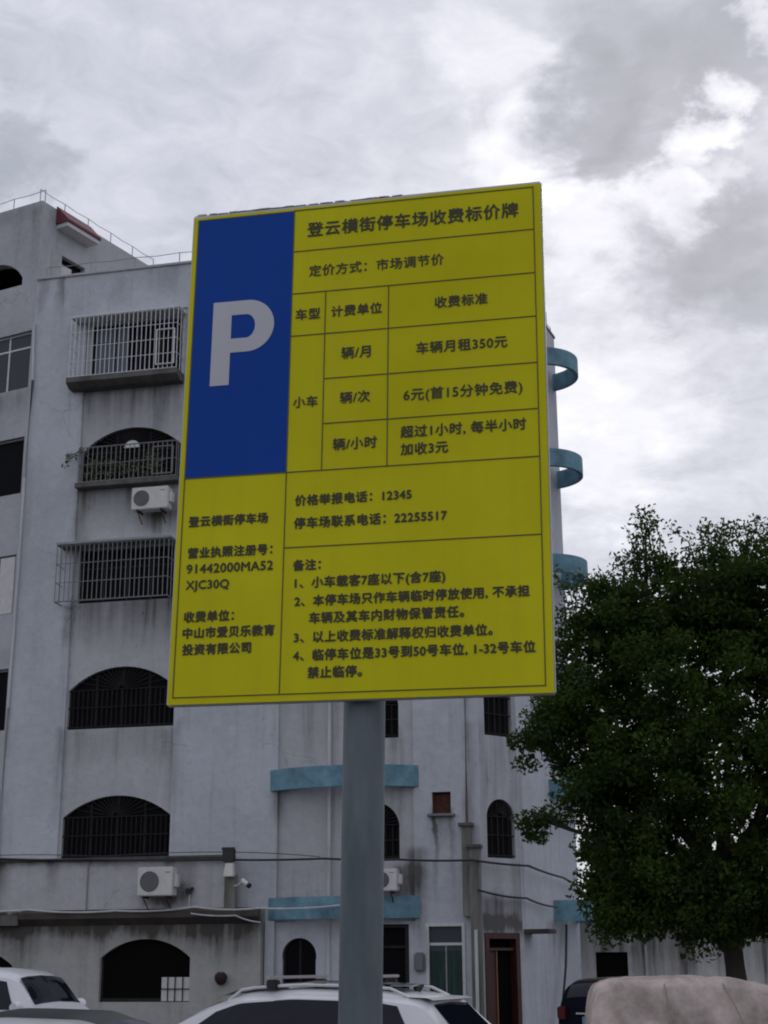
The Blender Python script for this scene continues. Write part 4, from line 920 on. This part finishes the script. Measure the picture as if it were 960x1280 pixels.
def make_tree(name, label, base, spec, seed):
    rg = random.Random(seed); t = empty(name, base, 0, label, 'tree')
    tr = MB(); H_ = spec['crown'][0][2]
    tr.tube([(0, 0, -.1), (.02, 0, .25), (.05, .03, 1.2), (.0, .1, 2.4), (-.1, .1, 3.4)], [.27, .2, .17, .155, .12], 12)
    tips = []
    for (cx, cy, cz, rx, ry, rz) in spec['crown']:
        s_ = Vector((rg.uniform(-.1, .1), rg.uniform(0, .1), rg.uniform(1.9, 3.2))); e_ = Vector((cx, cy, cz))
        mid = s_.lerp(e_, .5) + Vector((rg.uniform(-.2, .2), rg.uniform(-.2, .2), .25))
        tr.tube([s_, s_.lerp(mid, .5), mid, mid.lerp(e_, .6), e_], [.09, .075, .055, .035, .015], 7)
        for _ in range(5):
            d = Vector((rg.gauss(0, 1), rg.gauss(0, 1), rg.gauss(.2, 1))).normalized(); f_ = e_ + Vector((d.x * rx * .75, d.y * ry * .75, d.z * rz * .75))
            tr.tube([mid.lerp(e_, .7), e_.lerp(f_, .4) + Vector((0, 0, .1)), f_], [.03, .02, .006], 5)
    for (x, y, z, h_) in spec['twigs']:
        p = Vector((x, y, z)); 
        for _ in range(4):
            q = p + Vector((rg.uniform(-.5, .5), rg.uniform(-.4, .4), h_ * rg.uniform(.6, 1.1))); tr.tube([p - Vector((0, 0, .6)), p.lerp(q, .5) + Vector((rg.uniform(-.1, .1), 0, 0)), q], [.015, .01, .003], 4); tips.append((p, q))
    tr.build('trunk', M['bark'], t, smooth=True)
    V = []; Fc = []
    def leaf(p, size):
        n = Vector((rg.gauss(0, .8), rg.gauss(0, .8), rg.gauss(.5, .7))); n.normalize()
        a = n.orthogonal().normalized(); a.rotate(Matrix.Rotation(rg.uniform(0, 6.28), 3, n)); a.z -= .25; a.normalize(); c = n.cross(a)
        l, w_ = size * rg.uniform(.7, 1.35), size * .22 * rg.uniform(.8, 1.3); k = len(V)
        V.extend([p - a * l * .5, p + c * w_ - a * l * .05, p + a * l * .5, p - c * w_ - a * l * .05]); Fc.append((k, k + 1, k + 2, k + 3))
    for (cx, cy, cz, rx, ry, rz) in spec['crown']:
        ncl = max(5, int(spec['density'] * (rx * ry * rz) ** .72))
        for _ in range(ncl):
            d = Vector((rg.gauss(0, 1), rg.gauss(0, 1), rg.gauss(0, 1))).normalized(); r_ = rg.random() ** .33
            c = Vector((cx + d.x * rx * r_, cy + d.y * ry * r_, cz + d.z * rz * r_))
            cr = rg.uniform(.20, .42)
            for _ in range(int(560 * cr)):
                e = Vector((rg.gauss(0, 1), rg.gauss(0, 1), rg.gauss(0, 1))).normalized() * (cr * rg.random() ** .4)
                e.z *= .7; leaf(c + e, spec['leaf'])
        for _ in range(int(90 * rx * ry * rz)):            # oversized filler leaves, added deep inside to block light through the crown
            d = Vector((rg.gauss(0, 1), rg.gauss(0, 1), rg.gauss(0, 1))).normalized() * rg.random() ** .4 * .72
            leaf(Vector((cx + d.x * rx, cy + d.y * ry, cz + d.z * rz)), spec['leaf'] * 2.6)
    for (p, q) in tips:
        for _ in range(60):
            tt = rg.random(); c = p.lerp(q, tt); s_ = .05 + .13 * (1 - tt); leaf(c + Vector((rg.gauss(0, s_), rg.gauss(0, s_), rg.gauss(0, s_))), spec['leaf'])
    print('LEAVES', len(Fc))
    me = bpy.data.meshes.new('crown'); me.from_pydata([tuple(v) for v in V], [], Fc); me.materials.append(M['leaf'])
    o = bpy.data.objects.new('crown', me); COL.objects.link(o); o.parent = t
    return t
make_tree('broadleaf_tree', 'dense dark green leafy tree standing behind the covered car', (5.15, 23.0, GROUND), dict(leaf=.088, density=62, crown=TREE, twigs=TWIGS), 11)

# ================================================================ low wall, shed and gate beyond the tree
pl_shed = plaster('shed_render', (.60, .59, .58), [(-4, 12, 2.6, 2.0, .8), (1.2, 3.0, 3, 2.8, .7), (4.6, 5.4, 3, 2.8, .8)], (1, 0, 0), streak=.7)
sh = empty('low_outbuilding', (5.3, 41.5, 0), R(-4), 'low stained white outbuilding with a small dark window beyond the tree', 'outbuilding')
SF = Frame((0, 0), 0, (0, -1))
wall(SF, rect(-.9, 4.3, GROUND, 2.75), [rect(.3, 1.15, 1.25, 1.95)], 0, .2, 'wall', pl_shed, sh)
b = MB(); b.box(-.9, 4.3, -3.5, -.2, GROUND, 2.7, SF); b.build('wall', pl_shed, sh)
b = MB(); b.box(-1.1, 4.5, -3.6, .2, 2.752, 2.88, SF); b.build('roof', M['stained_concrete'], sh)
b = MB(); b.box(.3, 1.15, -.16, -.12, 1.25, 1.95, SF); w_ = b.build('window', M['room'], sh)
b = MB(); b.box(1.6, 1.82, .002, .12, GROUND, 2.6, SF); b.build('pilaster', pl_shed, sh)
yw = empty('yard_wall', (9.5, 41.0, 0), R(-3), 'rain streaked pale yard wall between the outbuilding and the dark gate', 'wall')
b = MB(); b.box(-.1, 1.75, -.25, 0, GROUND, 2.5, SF); b.box(-.15, 1.8, -.3, .05, 2.5, 2.6, SF); b.build('wall', pl_shed, yw)
M['gate_paint'] = mat('gate_paint', (.018, .02, .02), .35, .4, var=.5, vscale=3, stretch=(6, 6, .4))
gt = empty('metal_gate', (11.2, 40.6, 0), R(-3), 'dark metal gate of upright bars at the right edge', 'gate')
b = MB(); b.box(.0, 3.4, -.03, 0, GROUND + .1, 2.15, SF); b.build('gate_sheet', M['gate_paint'], gt)
b = MB()
for k in range(22): b.tube([SF(.1 + k * .155, .03, GROUND + .1), SF(.1 + k * .155, .03, 2.3)], .02, 6)
b.build('gate_bars', M['black_iron'], gt)
b = MB(); b.box(-.02, 3.42, .0, .06, 2.2, 2.27, SF); b.box(-.12, .0, -.08, .08, GROUND, 2.6, SF); b.box(3.4, 3.55, -.08, .08, GROUND, 2.6, SF); b.build('gate_frame', M['black_iron'], gt)
